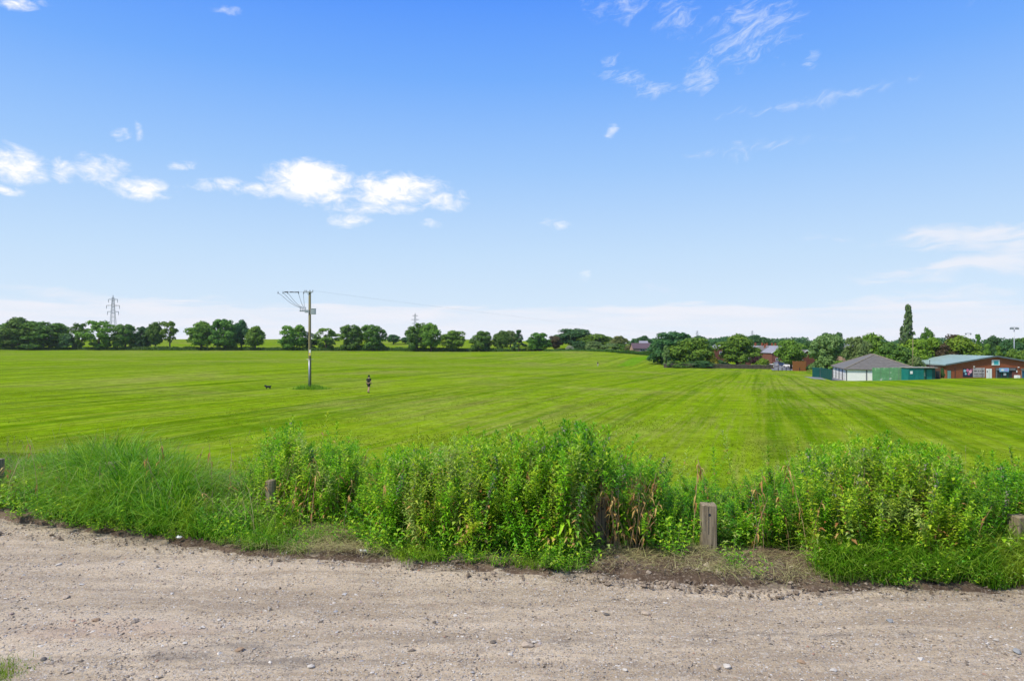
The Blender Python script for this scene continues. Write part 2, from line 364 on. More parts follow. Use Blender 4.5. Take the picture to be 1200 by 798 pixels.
# mown grass field
def m_field():
    m, b = new_mat('mown_grass')
    g = b.n('ShaderNodeNewGeometry'); pos = g.outputs['Position']
    sp = b.n('ShaderNodeSeparateXYZ'); b.put(sp.inputs[0], pos); x, y = sp.outputs[0], sp.outputs[1]
    # slow wander of the mower's line
    wob = b.m('MULTIPLY', b.m('SUBTRACT', b.noise(pos, .006, 1, .5), .5), 6.0)
    u = b.m('ADD', b.m('SUBTRACT', b.m('MULTIPLY', x, .938), b.m('MULTIPLY', y, .346)), wob)
    v = b.m('ADD', b.m('MULTIPLY', x, .346), b.m('MULTIPLY', y, .938))
    bands = b.noise(b.xyz(b.m('MULTIPLY', u, .36), b.m('MULTIPLY', v, .005)), 1, 2, .6)
    bands2 = b.noise(b.xyz(b.m('MULTIPLY', u, .9), b.m('MULTIPLY', v, .02), 3.0), 1, 3, .6)
    big = b.noise(pos, .035, 4, .6, .5)
    streak = b.noise(b.xyz(b.m('MULTIPLY', u, 3.0), b.m('MULTIPLY', v, .12), 7.0), 1, 4, .65)
    med = b.noise(pos, .5, 5, .7)
    fine = b.noise(b.v('MULTIPLY', pos, (1, .55, 1)), 3.2, 6, .8)
    grain = b.noise(pos, 26.0, 3, .8)
    c = b.mix(b.ss(bands, .36, .64), (.078, .158, .003), (.15, .25, .006))
    c = b.mix(b.m('MULTIPLY', b.ss(bands2, .42, .62), .6), c, (.19, .262, .014))
    # thin, strawy ground
    straw = b.m('MULTIPLY', b.ss(b.m('ADD', b.m('MULTIPLY', streak, .55), b.m('MULTIPLY', big, .6)),   .53, .72), .65)
    c = b.mix(straw, c, (.225, .24, .06))
    brown = b.m('MULTIPLY', b.ss(b.m('ADD', b.m('MULTIPLY', b.noise(b.xyz(b.m('MULTIPLY', u, .45), b.m('MULTIPLY', v, .045), 1.0), 1, 4, .6), .7), b.m('MULTIPLY', big, .35)), .55, .70), .5)
    c = b.mix(brown, c, (.145, .15, .035))
    # wheel marks of the mower
    ph = b.m('FRACT', b.m('DIVIDE', u, 3.9))
    wm = b.m('SUBTRACT', 1.0, b.ss(b.m('ABSOLUTE', b.m('SUBTRACT', b.m('ABSOLUTE', b.m('SUBTRACT', ph, .5)), .16)), .02, .08))
    wm = b.m('MULTIPLY', wm, b.m('MULTIPLY', b.ss(b.noise(b.xyz(b.m('MULTIPLY', u, .08), b.m('MULTIPLY', v, .012), 5.0), 1, 2, .5), .42, .58), .34))
    c = b.mix(wm, c, (.05, .095, .001))
    # one darker pass on the slope under the hedge
    ln = b.m('ABSOLUTE', b.m('SUBTRACT', b.m('MULTIPLY', b.m('SUBTRACT', x, 39.0), .955), b.m('MULTIPLY', b.m('SUBTRACT', y, 236.0), .297)))
    lm = b.m('MULTIPLY', b.m('SUBTRACT', 1.0, b.ss(ln, 2.2, 3.2)), b.m('MULTIPLY', b.ss(y, 232, 240), .75))
    c = b.mix(lm, c, (.1, .24, .006))
    mul = b.m('ADD', b.m('MULTIPLY', b.lin(med, .3, .7, .74, 1.24), b.lin(fine, .3, .7, .68, 1.32)), b.lin(grain, .3, .7, -.25, .25))
    c = b.v('SCALE', c, sc=mul)
    return finish(m, b, principled(b, c, 1.0, b.m('ADD', fine, b.m('MULTIPLY', grain, .5)), .5, .06, .0))
M['field'] = m_field()

def m_track():
    m, b = new_mat('track_gravel')
    g = b.n('ShaderNodeNewGeometry'); pos = g.outputs['Position']
    sp = b.n('ShaderNodeSeparateXYZ'); b.put(sp.inputs[0], pos); x, y = sp.outputs[0], sp.outputs[1]
    al = b.v('MULTIPLY', pos, (.35, 1.6, 1))
    n1 = b.noise(al, .9, 5, .6, .3); n2 = b.noise(al, 4.0, 6, .7); n3 = b.noise(pos, 28, 5, .75); n4 = b.noise(pos, 120, 2, .7)
    c = b.mix(b.ss(n1, .35, .68), (.36, .285, .195), (.53, .435, .315))
    c = b.mix(b.m('MULTIPLY', b.ss(n2, .5, .68), .55), c, (.29, .23, .175))
    c = b.mix(b.m('MULTIPLY', b.ss(n3, .53, .64), .75), c, (.17, .135, .105))
    c = b.mix(b.m('MULTIPLY', b.ss(b.noise(b.v('MULTIPLY', pos, (.6, 1.3, 1)), 8, 8, .85), .51, .60), .62), c, (.2, .155, .115))
    c = b.mix(b.m('MULTIPLY', b.ss(b.noise(b.v('MULTIPLY', pos, (.7, 1.2, 1)), 6.3, 8, .85), .54, .62), .5), c, (.6, .53, .43))
    rut = b.m('ADD', b.m('ADD', y, b.m('MULTIPLY', x, .04)), b.m('MULTIPLY', b.noise(pos, .5, 3, .5), .7))
    rn = b.noise(b.xyz(b.m('MULTIPLY', x, .12), b.m('MULTIPLY', rut, 2.6)), 1, 4, .65)
    c = b.mix(b.m('MULTIPLY', b.ss(rn, .5, .66), .5), c, (.25, .195, .14))
    c = b.mix(b.m('MULTIPLY', b.ss(rn, .5, .36), .45), c, (.58, .48, .36))
    # set stones: two sizes of cells, each its own grey
    for sc, f, th in ((38, .9, .36), (75, .85, .4), (17, .9, .22)):
        vo = b.n('ShaderNodeTexVoronoi'); b.put(vo.inputs['Vector'], b.v('ADD', pos, b.v('SCALE', b.xyz(n3, n4, 0.0), sc=.012))); b.put(vo.inputs['Scale'], float(sc)); b.put(vo.inputs['Randomness'], 1.0)
        sepc = b.n('ShaderNodeSeparateColor'); b.put(sepc.inputs[0], vo.outputs['Color'])
        pick = b.m('MULTIPLY', b.m('LESS_THAN', vo.outputs['Distance'], th), b.m('GREATER_THAN', sepc.outputs[1],   .6 if sc < 30 else .38))
        c = b.mix(b.m('MULTIPLY', pick, f), c, b.ramp(sepc.outputs[0], [(0, (.12, .105, .09)), (.35, (.25, .225, .2)), (.7, (.38, .35, .32)), (.9, (.55, .53, .5)), (1, (.4, .26, .18))]))
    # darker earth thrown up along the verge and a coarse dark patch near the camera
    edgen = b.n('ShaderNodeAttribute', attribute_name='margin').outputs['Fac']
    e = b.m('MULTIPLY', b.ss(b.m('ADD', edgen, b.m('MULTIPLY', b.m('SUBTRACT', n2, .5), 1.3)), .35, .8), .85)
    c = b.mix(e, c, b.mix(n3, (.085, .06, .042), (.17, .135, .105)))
    red = b.n('ShaderNodeAttribute', attribute_name='red').outputs['Fac']
    c = b.mix(b.m('MULTIPLY', b.ss(b.m('MULTIPLY', red, b.m('ADD', n2, .2)), .2, .8), .35), c, (.36, .24, .18))
    dk = b.n('ShaderNodeAttribute', attribute_name='coarse').outputs['Fac']
    c = b.mix(b.m('MULTIPLY', b.ss(b.m('MULTIPLY', dk, b.m('POWER', b.m('ADD', n2, .35), 3.0)), .25, .8), .6), c, (.16, .14, .12))
    h = b.m('ADD', b.m('ADD', n3, b.m('MULTIPLY', n4, .4)), b.m('MULTIPLY', n2, 1.5))
    return finish(m, b, principled(b, c, .92, h, .9, .02, .2))
M['track'] = m_track()
def m_soil():
    m, b = new_mat('verge_soil')
    pos = b.n('ShaderNodeNewGeometry').outputs['Position']
    n1 = b.noise(pos, 2.5, 5, .65); n3 = b.noise(pos, 22, 5, .75)
    c = b.mix(b.ss(n1, .35, .65), (.075, .052, .036), (.16, .115, .08))
    c = b.mix(b.m('MULTIPLY', b.ss(n3, .52, .66), .8), c, (.33, .27, .21))
    c = b.mix(b.m('MULTIPLY', b.ss(b.noise(pos, 5, 4, .7), .56, .7), .6), c, (.1, .14, .03))
    return finish(m, b, principled(b, c, .95, n3, 1.0, .03, .1))
M['soil'] = m_soil()
def m_wood(name, a, bcol):
    m, b = new_mat(name)
    pos = b.n('ShaderNodeTexCoord').outputs['Object']
    n = b.noise(b.v('MULTIPLY', pos, (40, 40, 2.0)), 1, 5, .65); n2 = b.noise(pos, 5, 4, .6)
    c = b.mix(b.ss(n, .35, .68), a, bcol); c = b.mix(b.m('MULTIPLY', b.ss(n2, .5, .7), .45), c, (.16, .18, .09))
    vo = b.n('ShaderNodeTexVoronoi'); b.put(vo.inputs['Vector'], b.v('MULTIPLY', pos, (9, 9, 4))); b.put(vo.inputs['Scale'], 1.0)
    c = b.mix(b.m('MULTIPLY', b.m('LESS_THAN', vo.outputs['Distance'], .14), .7), c, (.07, .05, .03))
    return finish(m, b, principled(b, c, .85, n, .6, .01, .15))
M['post_wood'] = m_wood('post_wood', (.15, .12, .08), (.34, .28, .19))
M['pole_wood'] = m_wood('pole_wood', (.13, .12, .06), (.24, .21, .11))
def m_brick(name, c1, c2, mortar, sc=1.0):
    m, b = new_mat(name)
    pos = b.n('ShaderNodeTexCoord').outputs['Object']
    sp = b.n('ShaderNodeSeparateXYZ'); b.put(sp.inputs[0], pos)
    br = b.n('ShaderNodeTexBrick'); b.put(br.inputs['Vector'], b.xyz(b.m('ADD', sp.outputs[0], sp.outputs[1]), sp.outputs[2]))
    b.put(br.inputs['Color1'], (*c1, 1)); b.put(br.inputs['Color2'], (*c2, 1)); b.put(br.inputs['Mortar'], (*mortar, 1)); b.put(br.inputs['Scale'], sc)
    b.put(br.inputs['Brick Width'], .225); b.put(br.inputs['Row Height'], .075); b.put(br.inputs['Mortar Size'], .006)
    n = b.noise(pos, .8, 5, .65)
    c = b.mix(b.lin(n, .3, .7), br.outputs[0], tuple(x * .65 for x in c1))
    c = b.mix(.35, c, br.outputs[0])
    return finish(m, b, principled(b, c, .9, br.outputs[1], .3, .01, .1))
M['brick_red'] = m_brick('brick_red', (.36, .1, .04), (.25, .066, .03), (.28, .19, .13))
M['brick_house'] = m_brick('brick_house', (.24, .085, .055), (.18, .065, .045), (.2, .15, .12))
M['brick_dark'] = m_brick('brick_dark', (.2, .065, .045), (.15, .05, .04), (.2, .15, .12))
M['brick_pale'] = m_brick('brick_pale', (.42, .27, .19), (.36, .22, .16), (.4, .34, .28))
M['stone_wall'] = m_brick('stone_wall', (.15, .12, .09), (.1, .085, .07), (.08, .07, .06), .35)
M['slate'] = basic('slate', (.13, .124, .116), .2, 2, .7, .4)
M['slate_pale'] = basic('slate_pale', (.24, .24, .28), .2, 2, .6, .3)
M['tile_purple'] = basic('tile_purple', (.09, .06, .075), .25, 2, .8, .4)
M['roof_blue'] = basic('roof_blue', (.32, .43, .39), .12, .6, .38, .1, .25, .5)
M['roof_trim'] = basic('roof_trim', (.12, .15, .16), .1, 2, .5, .1)
M['teal_paint'] = basic('teal_paint', (.008, .17, .15), .15, 1.2, .5, .1)
M['teal_dark'] = basic('teal_dark', (.006, .075, .07), .2, 1.2, .5, .1)
M['green_flaking'] = basic('green_flaking', (.1, .26, .12), .2, 1.1, .7, .2, coat2=(.42, .5, .42), cov=.58)
M['asphalt'] = basic('asphalt', (.17, .18, .2), .15, 1, .85, .2)
M['fence_orange'] = m_wood('fence_orange', (.26, .1, .035), (.36, .15, .055))
print('mats ok')
#@@SETTING
# ------------------------------------------------------------------ ground sheets
def sinh_axis(lo, hi, n, k, c=0.0):
    a = math.asinh((lo - c) / k); b2 = math.asinh((hi - c) / k)
    return c + k * np.sinh(np.linspace(a, b2, n))
def build_ground():
    xs = sinh_axis(-1500, 1500, 300, 18); ys = sinh_axis(-300, 1450, 330, 26, 20)
    X, Y = np.meshgrid(xs, ys, indexing='ij'); Z = gh(X, Y)
    e = np.interp(X, EX, EY)
    near = np.clip((e + 4.3 - Y) / 1.2, 0, 1)
    Z = Z - near * .14
    Z += fbm(X * .25, Y * .25, 3, 3) * .05 * np.clip((Y - e - 8) / 10, 0, 1)
    o = link('field', grid_mesh('field', X, Y, Z, M['field'])); tag(o, kind='structure')
    # gravel track
    xs = sinh_axis(-38, 38, 520, 9); t = np.linspace(0, 1, 240)
    X, T = np.meshgrid(xs, t, indexing='ij'); E = edge(X) + .35
    Y = -5 + (E + 5) * (1 - (1 - T) ** 1.9)
    Z = fbm(X * .35, Y * .9, 3, 11) * .045 + fbm(X * 1.6, Y * 3, 3, 17) * .018 + fbm(X * 7, Y * 7, 3, 21) * .016
    marg = np.clip(1 - (E - Y) / 1.0, 0, 1)
    Z += marg ** 1.5 * (.05 + fbm(X * 4, Y * 4, 3, 31) * .09)
    Z[:, -1] -= .12
    me = grid_mesh('gravel_track', X, Y, Z, M['track'])
    def attr(nm, A):
        a = me.attributes.new(nm, 'FLOAT', 'POINT'); a.data.foreach_set('value', A.astype(np.float32).ravel())
    attr('margin', marg)
    attr('red', np.exp(-(((X + 4.2) / 1.5) ** 2 + ((Y - 7.05 + (X + 4.2) * .0) / .35) ** 2)))
    attr('coarse', np.exp(-(((X + 2.4) / 1.6) ** 2 + ((Y - 6.3 + X * .05) / .35) ** 2)) + .8 * np.exp(-(((X - 3) / 2.6) ** 2 + ((Y - 7.0) / .13) ** 2)) + .7 * np.exp(-(((X - .5) / 3) ** 2 + ((Y - 6.75) / .1) ** 2)))
    tag(link('gravel_track', me), kind='structure')
    # verge soil
    xs = sinh_axis(-30, 30, 460, 11); t = np.linspace(0, 1, 120)
    X, T = np.meshgrid(xs, t, indexing='ij'); E = edge(X) - .12; Y = E + T * 4.6
    Z = gh(X, Y) + (.03 + fbm(X * 2.2, Y * 2.2, 4, 41) * .10 + fbm(X * 9, Y * 9, 2, 47) * .03 + .07 * np.sin(np.clip(T * 8, 0, 1) * math.pi / 2)) * np.clip((1 - T) * 3, 0, 1) - np.clip(T - .7, 0, 1) * .35
    Z[:, 0] -= .1; Z[:, -1] -= .4
    tag(link('verge_soil', grid_mesh('verge_soil', X, Y, Z, M['soil'])), kind='structure')
build_ground()
def trackz(x, y):
    return fbm(np.asarray(x) * .35, np.asarray(y) * .9, 3, 11) * .045 + fbm(np.asarray(x) * 1.6, np.asarray(y) * 3, 3, 17) * .018
def vergez(x, y):
    return gh(x, y) + .09 + fbm(np.asarray(x) * 2.2, np.asarray(y) * 2.2, 4, 41) * .10

# ------------------------------------------------------------------ trees
def quads_from(C, Nrm, S, rg, asp=1.0):
    """leaf-clump faces: centre, normal, half size -> pointed quads folded on the diagonal"""
    n = len(C); Nrm = Nrm / np.linalg.norm(Nrm, axis=1, keepdims=True)
    r = rg.normal(size=(n, 3)); U = np.cross(Nrm, r); U /= np.linalg.norm(U, axis=1, keepdims=True); Wv = np.cross(Nrm, U)
    S = S[:, None]
    V = np.stack([C - U * S * asp, C - Wv * S * .62 - Nrm * S * .18, C + U * S * asp, C + Wv * S * .62 - Nrm * S * .18], 1).reshape(-1, 3)
    return V, np.arange(4 * n).reshape(n, 4)
def crown_mesh(name, kind, n, seed, leaf):
    """crown in a unit frame: width 1, ground at z=0, top at z=1"""
    rg = np.random.default_rng(seed); cl = []
    if kind == 'round':
        for i in range(46):
            d = rg.normal(size=3); d /= np.linalg.norm(d); d[2] = d[2] * .95
            k = rg.uniform(.55, .82); taper = 1 - .25 * max(d[2], 0)
            cl.append((d[0] * .5 * k * taper, d[1] * .5 * k * taper, .5 + d[2] * .5 * k, rg.uniform(.11, .18), .85))
        cl += [(0, 0, .48, .32, 1.1), (0.05, 0, .7, .22, 1), (-.1, .05, .3, .28, .8)]
    elif kind == 'skirt':
        for i in range(56):
            a = rg.uniform(0, 6.28); h = rg.uniform(.08, .9) ; w = .46 * math.sqrt(max(0, 1 - ((h - .38) / .62) ** 2)) if h > .38 else .46 - (.38 - h) * .25
            k = rg.uniform(.6, .95); cl.append((math.cos(a) * w * k, math.sin(a) * w * k, h, rg.uniform(.09, .15), .95))
        cl += [(0, 0, .45, .32, .9), (0, 0, .7, .2, .9), (0, 0, .25, .3, .6)]
    elif kind == 'open':
        for i in range(36):
            a = rg.uniform(0, 6.28); lv = rg.choice([.3, .45, .6, .74, .86]); w = {.3: .34, .45: .42, .6: .44, .74: .36, .86: .2}[lv]
            k = rg.uniform(.25, 1) ** .6; cl.append((math.cos(a) * w * k, math.sin(a) * w * k, lv + rg.normal() * .025, rg.uniform(.10, .16), .8))
        for i in range(9):
            a = rg.uniform(0, 6.28); cl.append((math.cos(a) * .16, math.sin(a) * .16, rg.uniform(.08, .22), .13, .8))
    elif kind == 'column':
        for i in range(64):
            h = .06 + .92 * i / 63; w = .34 * (1.05 - h) ** .5; a = i * 2.4; k = rg.uniform(.15, 1)
            cl.append((math.cos(a) * w * k, math.sin(a) * w * k, h, rg.uniform(.10, .17) * (1.15 - .5 * h), .3))
    elif kind == 'cone':
        for i in range(34):
            h = rg.uniform(.06, .97) ** .9; w = .46 * (1.02 - h) ** .8; a = rg.uniform(0, 6.28); k = rg.uniform(.3, 1)
            cl.append((math.cos(a) * w * k, math.sin(a) * w * k, h, rg.uniform(.08, .15), .7))
    elif kind == 'flat':
        for i in range(16):
            a = rg.uniform(0, 6.28); k = rg.uniform(0, 1) ** .6; cl.append((math.cos(a) * .38 * k, math.sin(a) * .38 * k, rg.uniform(.55, .9), rg.uniform(.1, .15), .8))
        for i in range(8):
            cl.append((rg.normal() * .12, rg.normal() * .12, rg.uniform(.2, .5), .1, .8))
    elif kind == 'bush':
        for i in range(26):
            d = rg.normal(size=3); d /= np.linalg.norm(d); d[2] = abs(d[2]); k = rg.uniform(.5, .85)
            cl.append((d[0] * .48 * k, d[1] * .48 * k, .08 + d[2] * .82 * k, rg.uniform(.12, .2), .9))
        cl += [(0, 0, .4, .35, 1)]
    cl = np.array(cl); w = cl[:, 3] ** 2; w /= w.sum(); idx = rg.choice(len(cl), n, p=w)
    d = rg.normal(size=(n, 3)); d /= np.linalg.norm(d, axis=1, keepdims=True)
    d[:, 2] = np.where(d[:, 2] < -.3, -d[:, 2], d[:, 2])
    rad = cl[idx, 3:4] * rg.uniform(.35, 1.08, (n, 1)) ** .5
    C = cl[idx, :3] + d * rad * np.stack([np.ones(n), np.ones(n), cl[idx, 4]], 1)
    C[:, 2] = np.clip(C[:, 2], .015, 1.02)
    Nn = d * 1.0 + rg.normal(size=(n, 3)) * .38 + np.array([0, 0, .2])
    V, F = quads_from(C, Nn, leaf * rg.uniform(.6, 1.35, n), rg)
    return np_mesh(name, V, F, M['leaf_mid']), cl
def trunk_mesh(name, cl, seed, r=.035):
    rg = random.Random(seed); b = MB()
    top = float(cl[:, 2].max()) * .82
    pts = [(0, 0, -.03), (.004, 0, .08), (-.006, .004, .25), (.01, -.005, .45), (0, .01, top)]
    b.tube(pts, [r * 1.35, r, r * .85, r * .6, r * .2], 7)
    for i in rg.sample(range(len(cl)), min(9, len(cl))):
        c = cl[i]; z0 = max(.12, min(top * .8, c[2] * .55)); b.tube([(0, 0, z0), (c[0] * .4, c[1] * .4, z0 + (c[2] - z0) * .6), (c[0], c[1], c[2])], [r * .5, r * .3, r * .1], 5)
    me = bpy.data.meshes.new(name); me.from_pydata(b.V, [], b.F); me.materials.append(M['bark']); return me
KINDS = {}
for kind, num, n, leaf in (('round', 5, 6500, .032), ('skirt', 5, 6500, .032), ('open', 3, 4200, .03), ('column', 1, 3200, .04), ('cone', 2, 3000, .034), ('flat', 2, 2600, .032), ('bush', 3, 2200, .045)):
    for i in range(num):
        cm, cl = crown_mesh('crown', kind, n, 100 + 17 * i + len(kind) * 7, leaf)
        KINDS.setdefault(kind, []).append((cm, trunk_mesh('trunk', cl, i + 3)))
def plant_tree(px, top, D, wpx, kind, leafm, label, name='tree', cat='tree', group=None, sink=.0, base=None, rz=None):
    g = on(px, D); zt = py2z(top, D); zb = g.z - sink if base is None else base
    h = (zt - zb) * 1.02; w = wpx / 800 * D * 1.16
    v = KINDS[kind][int(rng.integers(len(KINDS[kind])))]
    r = empty(name, (g.x, D, zb), float(rng.uniform(0, 6.28)) if rz is None else rz, (w, w, h)); tag(r, label, cat, group)
    if kind != 'bush': link('trunk', v[1], r)
    c = link('crown', v[0], r); c.material_slots[0].link = 'OBJECT'; c.material_slots[0].material = M[leafm]
    return r
FG = 'trees along the far side of the playing field'
T = plant_tree
left = [
 (3, 379, 392, 36, 'skirt', 'leaf_dark', 'dark bushy tree at the extreme left end of the far tree row'),
 (22, 371, 386, 46, 'round', 'leaf_dark', 'tallest broad dark tree near the left end of the far tree row'),
 (50, 377, 387, 52, 'skirt', 'leaf_dark', 'wide dark green tree right of the tallest one at the left end of the row'),
 (69, 381, 390, 20, 'skirt', 'leaf_dark', 'narrow dark tree hugging the right side of the wide tree at the left end'),
 (80, 388, 384, 22, 'bush', 'leaf_deep', 'low dark thorn tree filling the gap left of the see-through tree'),
 (93, 378, 386, 22, 'open', 'leaf_dark', 'small layered tree with gaps, just left of the broad see-through tree'),
 (116, 375, 384, 40, 'open', 'leaf_mid', 'broad see-through tree with layered branches left of the tall pylon'),
 (147, 381, 386, 26, 'skirt', 'leaf_dark', 'rounded dark tree just right of the tall pylon'),
 (168, 383, 390, 24, 'skirt', 'leaf_deep', 'low dark tree between the pylon tree and the pointed tree'),
 (182, 375, 387, 18, 'round', 'leaf_dark', 'narrow pointed tree with a raised tip, right of the pylon'),
 (199, 376, 384, 21, 'flat', 'leaf_mid', 'thin tree on a bare trunk beside the first gap in the row'),
 (236, 376, 384, 34, 'round', 'leaf_mid', 'full round tree right of the first gap in the row'),
 (264, 374, 385, 32, 'skirt', 'leaf_dark', 'big dark tree in the middle of the group of four'),
 (283, 374, 390, 22, 'round', 'leaf_deep', 'tall bluish tree rising at the back of the group of four'),
 (299, 381, 384, 24, 'round', 'leaf_mid', 'small round tree at the right end of the group of four'),
 (344, 381, 385, 30, 'skirt', 'leaf_mid', 'round tree just left of the wooden utility pole'),
 (364, 388, 392, 20, 'open', 'leaf_deep', 'small dark tree directly behind the wooden utility pole'),
 (382, 384, 386, 29, 'open', 'leaf_mid', 'loose tree just right of the wooden utility pole'),
 (412, 381, 384, 27, 'skirt', 'leaf_dark', 'left one of the joined pair of round trees above the walker'),
 (437, 381, 384, 31, 'skirt', 'leaf_dark', 'right one of the joined pair of round trees above the walker'),
 (489, 379, 379, 26, 'skirt', 'leaf_dark', 'left half of the tallest twin crown under the second pylon'),
 (505, 378, 376, 26, 'round', 'leaf_mid', 'right half of the tallest twin crown under the second pylon'),
 (531, 385, 376, 29, 'round', 'leaf_mid', 'round tree standing alone right of the twin crown'),
 (564, 388, 374, 25, 'skirt', 'leaf_dark', 'small round tree with a darker foot left of the bushy pair'),
 (589, 387, 374, 22, 'round', 'leaf_dark', 'left one of the bushy pair left of the pointed birch'),
 (608, 388, 366, 17, 'cone', 'leaf_deep', 'pointed birch-like tree with ragged tips in the middle of the row'),
 (632, 390, 362, 26, 'skirt', 'leaf_dark', 'dense dark tree at the right end of the row before the big dome'),
 (650, 392, 372, 17, 'round', 'leaf_copper', 'dull brownish-green tree left of the big dark dome tree'),
 (674, 383, 395, 48, 'round', 'leaf_deep', 'largest dark dome-shaped tree behind the hedge'),
 (698, 391, 385, 44, 'round', 'leaf_mid', 'mid green domed tree on the right flank of the big dome'),
]
for px, top, D, w, k, lm, lab in left: T(px, top, D, w, k, lm, lab, group=FG)
mid = [
 (461, 391, 450, 15, 'round', 'leaf_deep', 'small hazy tree seen in the gap left of the second pylon'),
 (475, 395, 455, 14, 'round', 'leaf_deep', 'lowest hazy tree seen in the gap left of the second pylon'),
 (598, 387, 420, 20, 'round', 'leaf_pale', 'greyish tree peering out behind the bushy pair'),
 (480, 403, 380, 5, 'cone', 'leaf_deep', 'tiny conical shrub on the bank left of the twin crown'),
]
for px, top, D, w, k, lm, lab in mid: T(px, top, D, w, k, lm, lab, group='small trees behind the tree row')
for px, top, D, w, lm, lab in [
 (668, 404, 356, 11, 'leaf_white', 'small whitish flowering bush at the foot of the big dome tree'),
 (679, 398, 358, 20, 'leaf_deep', 'dark shrub left of the pale willows'),
 (696, 398, 354, 26, 'leaf_pale', 'left pale grey-green willow bush behind the clipped hedge'),
 (714, 400, 350, 22, 'leaf_pale', 'right pale grey-green willow bush behind the clipped hedge'),
 (738, 403, 346, 13, 'leaf_olive', 'small olive bush beside the purple-roofed bungalow'),
 (654, 408, 362, 14, 'leaf_olive', 'low yellowish bush at the end of the clipped hedge'),
 (622, 402, 366, 14, 'leaf_mid', 'mid green bush left of the dense dark tree'),
 (570, 404, 372, 13, 'leaf_deep', 'dark round bush under the small round tree')]:
    T(px, top, D, w, 'bush', lm, lab, 'bush', 'bush', 'bushes behind the field hedge')
T(725, 393, 372, 20, 'round', 'leaf_olive', 'yellowish open tree left of the purple-roofed bungalow')
T(729, 401, 352, 14, 'bush', 'leaf_dark', 'dark bush under the yellowish open tree', 'bush', 'bush')
RG = 'trees round the houses and the club'
right = [
 (785, 389, 247, 48, 'skirt', 'leaf_deep', 'big dark spreading tree at the left end of the brick wall'),
 (801, 390, 262, 30, 'round', 'leaf_deep', 'dark tree rising behind the big spreading one'),
 (781, 404, 227, 12, 'cone', 'leaf_pale', 'slender pale birch at the left end of the brick wall'),
 (811, 394, 237, 52, 'round', 'leaf_mid', 'large mid green sycamore above the brick wall'),
 (864, 391, 236, 46, 'round', 'leaf_mid', 'large round maple above the right half of the brick wall'),
 (927, 397, 228, 33, 'round', 'leaf_mid', 'round tree on a short trunk by the car park bollards'),
 (969, 392, 205, 37, 'skirt', 'leaf_pale', 'pale flecked tree left of the white garage block'),
 (978, 389, 222, 26, 'flat', 'leaf_deep', 'dark tree with a high knob behind the pale flecked tree'),
 (1005, 393, 190, 30, 'round', 'leaf_pale', 'pale leafy tree directly above the garage roof'),
 (1022, 390, 200, 40, 'round', 'leaf_mid', 'tall green tree behind the garage roof'),
 (1043, 400, 172, 42, 'round', 'leaf_dark', 'dark rounded tree right of the garage roof'),
 (1064, 360, 196, 22, 'column', 'leaf_poplar', 'tall narrow poplar towering over the other trees'),
 (1057, 384, 198, 12, 'column', 'leaf_poplar', 'short leafy side stem at the foot of the tall poplar'),
 (1069, 396, 184, 34, 'round', 'leaf_bright', 'bright green tree below the tall poplar'),
 (1090, 382, 204, 20, 'open', 'leaf_dark', 'high thin-crowned pine right of the tall poplar'),
 (1087, 397, 188, 34, 'skirt', 'leaf_bright', 'bright green tree left of the copper tree'),
 (1105, 401, 186, 30, 'round', 'leaf_copper', 'brownish copper tree behind the club roof'),
 (1119, 389, 200, 30, 'round', 'leaf_copper', 'copper-topped tree showing over the bright green dome'),
 (1123, 393, 186, 46, 'round', 'leaf_bright', 'broad bright green dome tree above the club roof'),
 (1146, 394, 212, 14, 'cone', 'leaf_dark', 'narrow dark cone tree right of the bright dome'),
 (1165, 393, 240, 24, 'round', 'leaf_deep', 'dark blue-green tree behind the club roof ridge'),
 (1185, 396, 232, 30, 'round', 'leaf_deep', 'dark tree behind the tall floodlight mast'),
 (1208, 394, 236, 34, 'round', 'leaf_dark', 'dark tree at the right edge above the club roof'),
 (1157, 405, 200, 17, 'cone', 'leaf_mid', 'left one of the young green trees just above the club ridge'),
 (1170, 407, 201, 15, 'cone', 'leaf_mid', 'right one of the young green trees just above the club ridge'),
 (1187, 408, 198, 22, 'round', 'leaf_mid', 'low green tree left of the floodlight mast foot'),
 (1201, 409, 200, 20, 'round', 'leaf_bright', 'low green tree right of the floodlight mast foot'),
 (946, 398, 262, 26, 'round', 'leaf_deep', 'dark tree behind the gable between the two street trees'),
 (840, 398, 330, 30, 'round', 'leaf_deep', 'dark tree behind the grey roofed house'),
 (885, 392, 345, 34, 'round', 'leaf_deep', 'dark dome tree above the terraced house roofs'),
 (820, 393, 300, 28, 'round', 'leaf_deep', 'dark tree above the sycamore in the middle of the wall'),
 (755, 393, 420, 18, 'round', 'leaf_deep', 'round tree behind the purple-roofed bungalow'),
]
for px, top, D, w, k, lm, lab in right: T(px, top, D, w, k, lm, lab, group=RG)
for px, top, D, w, lm, lab in [
 (835, 414, 232, 14, 'leaf_yellow', 'yellow leaved bush right of the large sycamore'),
 (843, 420, 233, 16, 'leaf_deep', 'dark bush between the sycamore and the maple'),
 (893, 418, 231, 18, 'leaf_bright', 'bright round bush right of the large maple'),
 (888, 409, 246, 15, 'leaf_purple', 'dark purple leaved bush in front of the terrace'),
 (952, 424, 214, 15, 'leaf_deep', 'low dark bush between the orange fence and the green screen'),
 (1075, 414, 160, 22, 'leaf_pale', 'pale shrub behind the teal cabin'),
 (1050, 420, 158, 26, 'leaf_dark', 'dark shrub behind the green flaking screen'),
 (822, 421, 230, 40, 'leaf_deep', 'dark undergrowth bush beneath the large sycamore'),
 (795, 421, 229, 30, 'leaf_dark', 'undergrowth bush right of the slender birch'),
 (870, 424, 232, 12, 'leaf_mid', 'small bush under the large maple'),
 (985, 418, 170, 24, 'leaf_mid', 'leafy bush behind the left side of the garages')]:
    T(px, top, D, w, 'bush', lm, lab, 'bush', 'bush', 'bushes round the houses and the club')

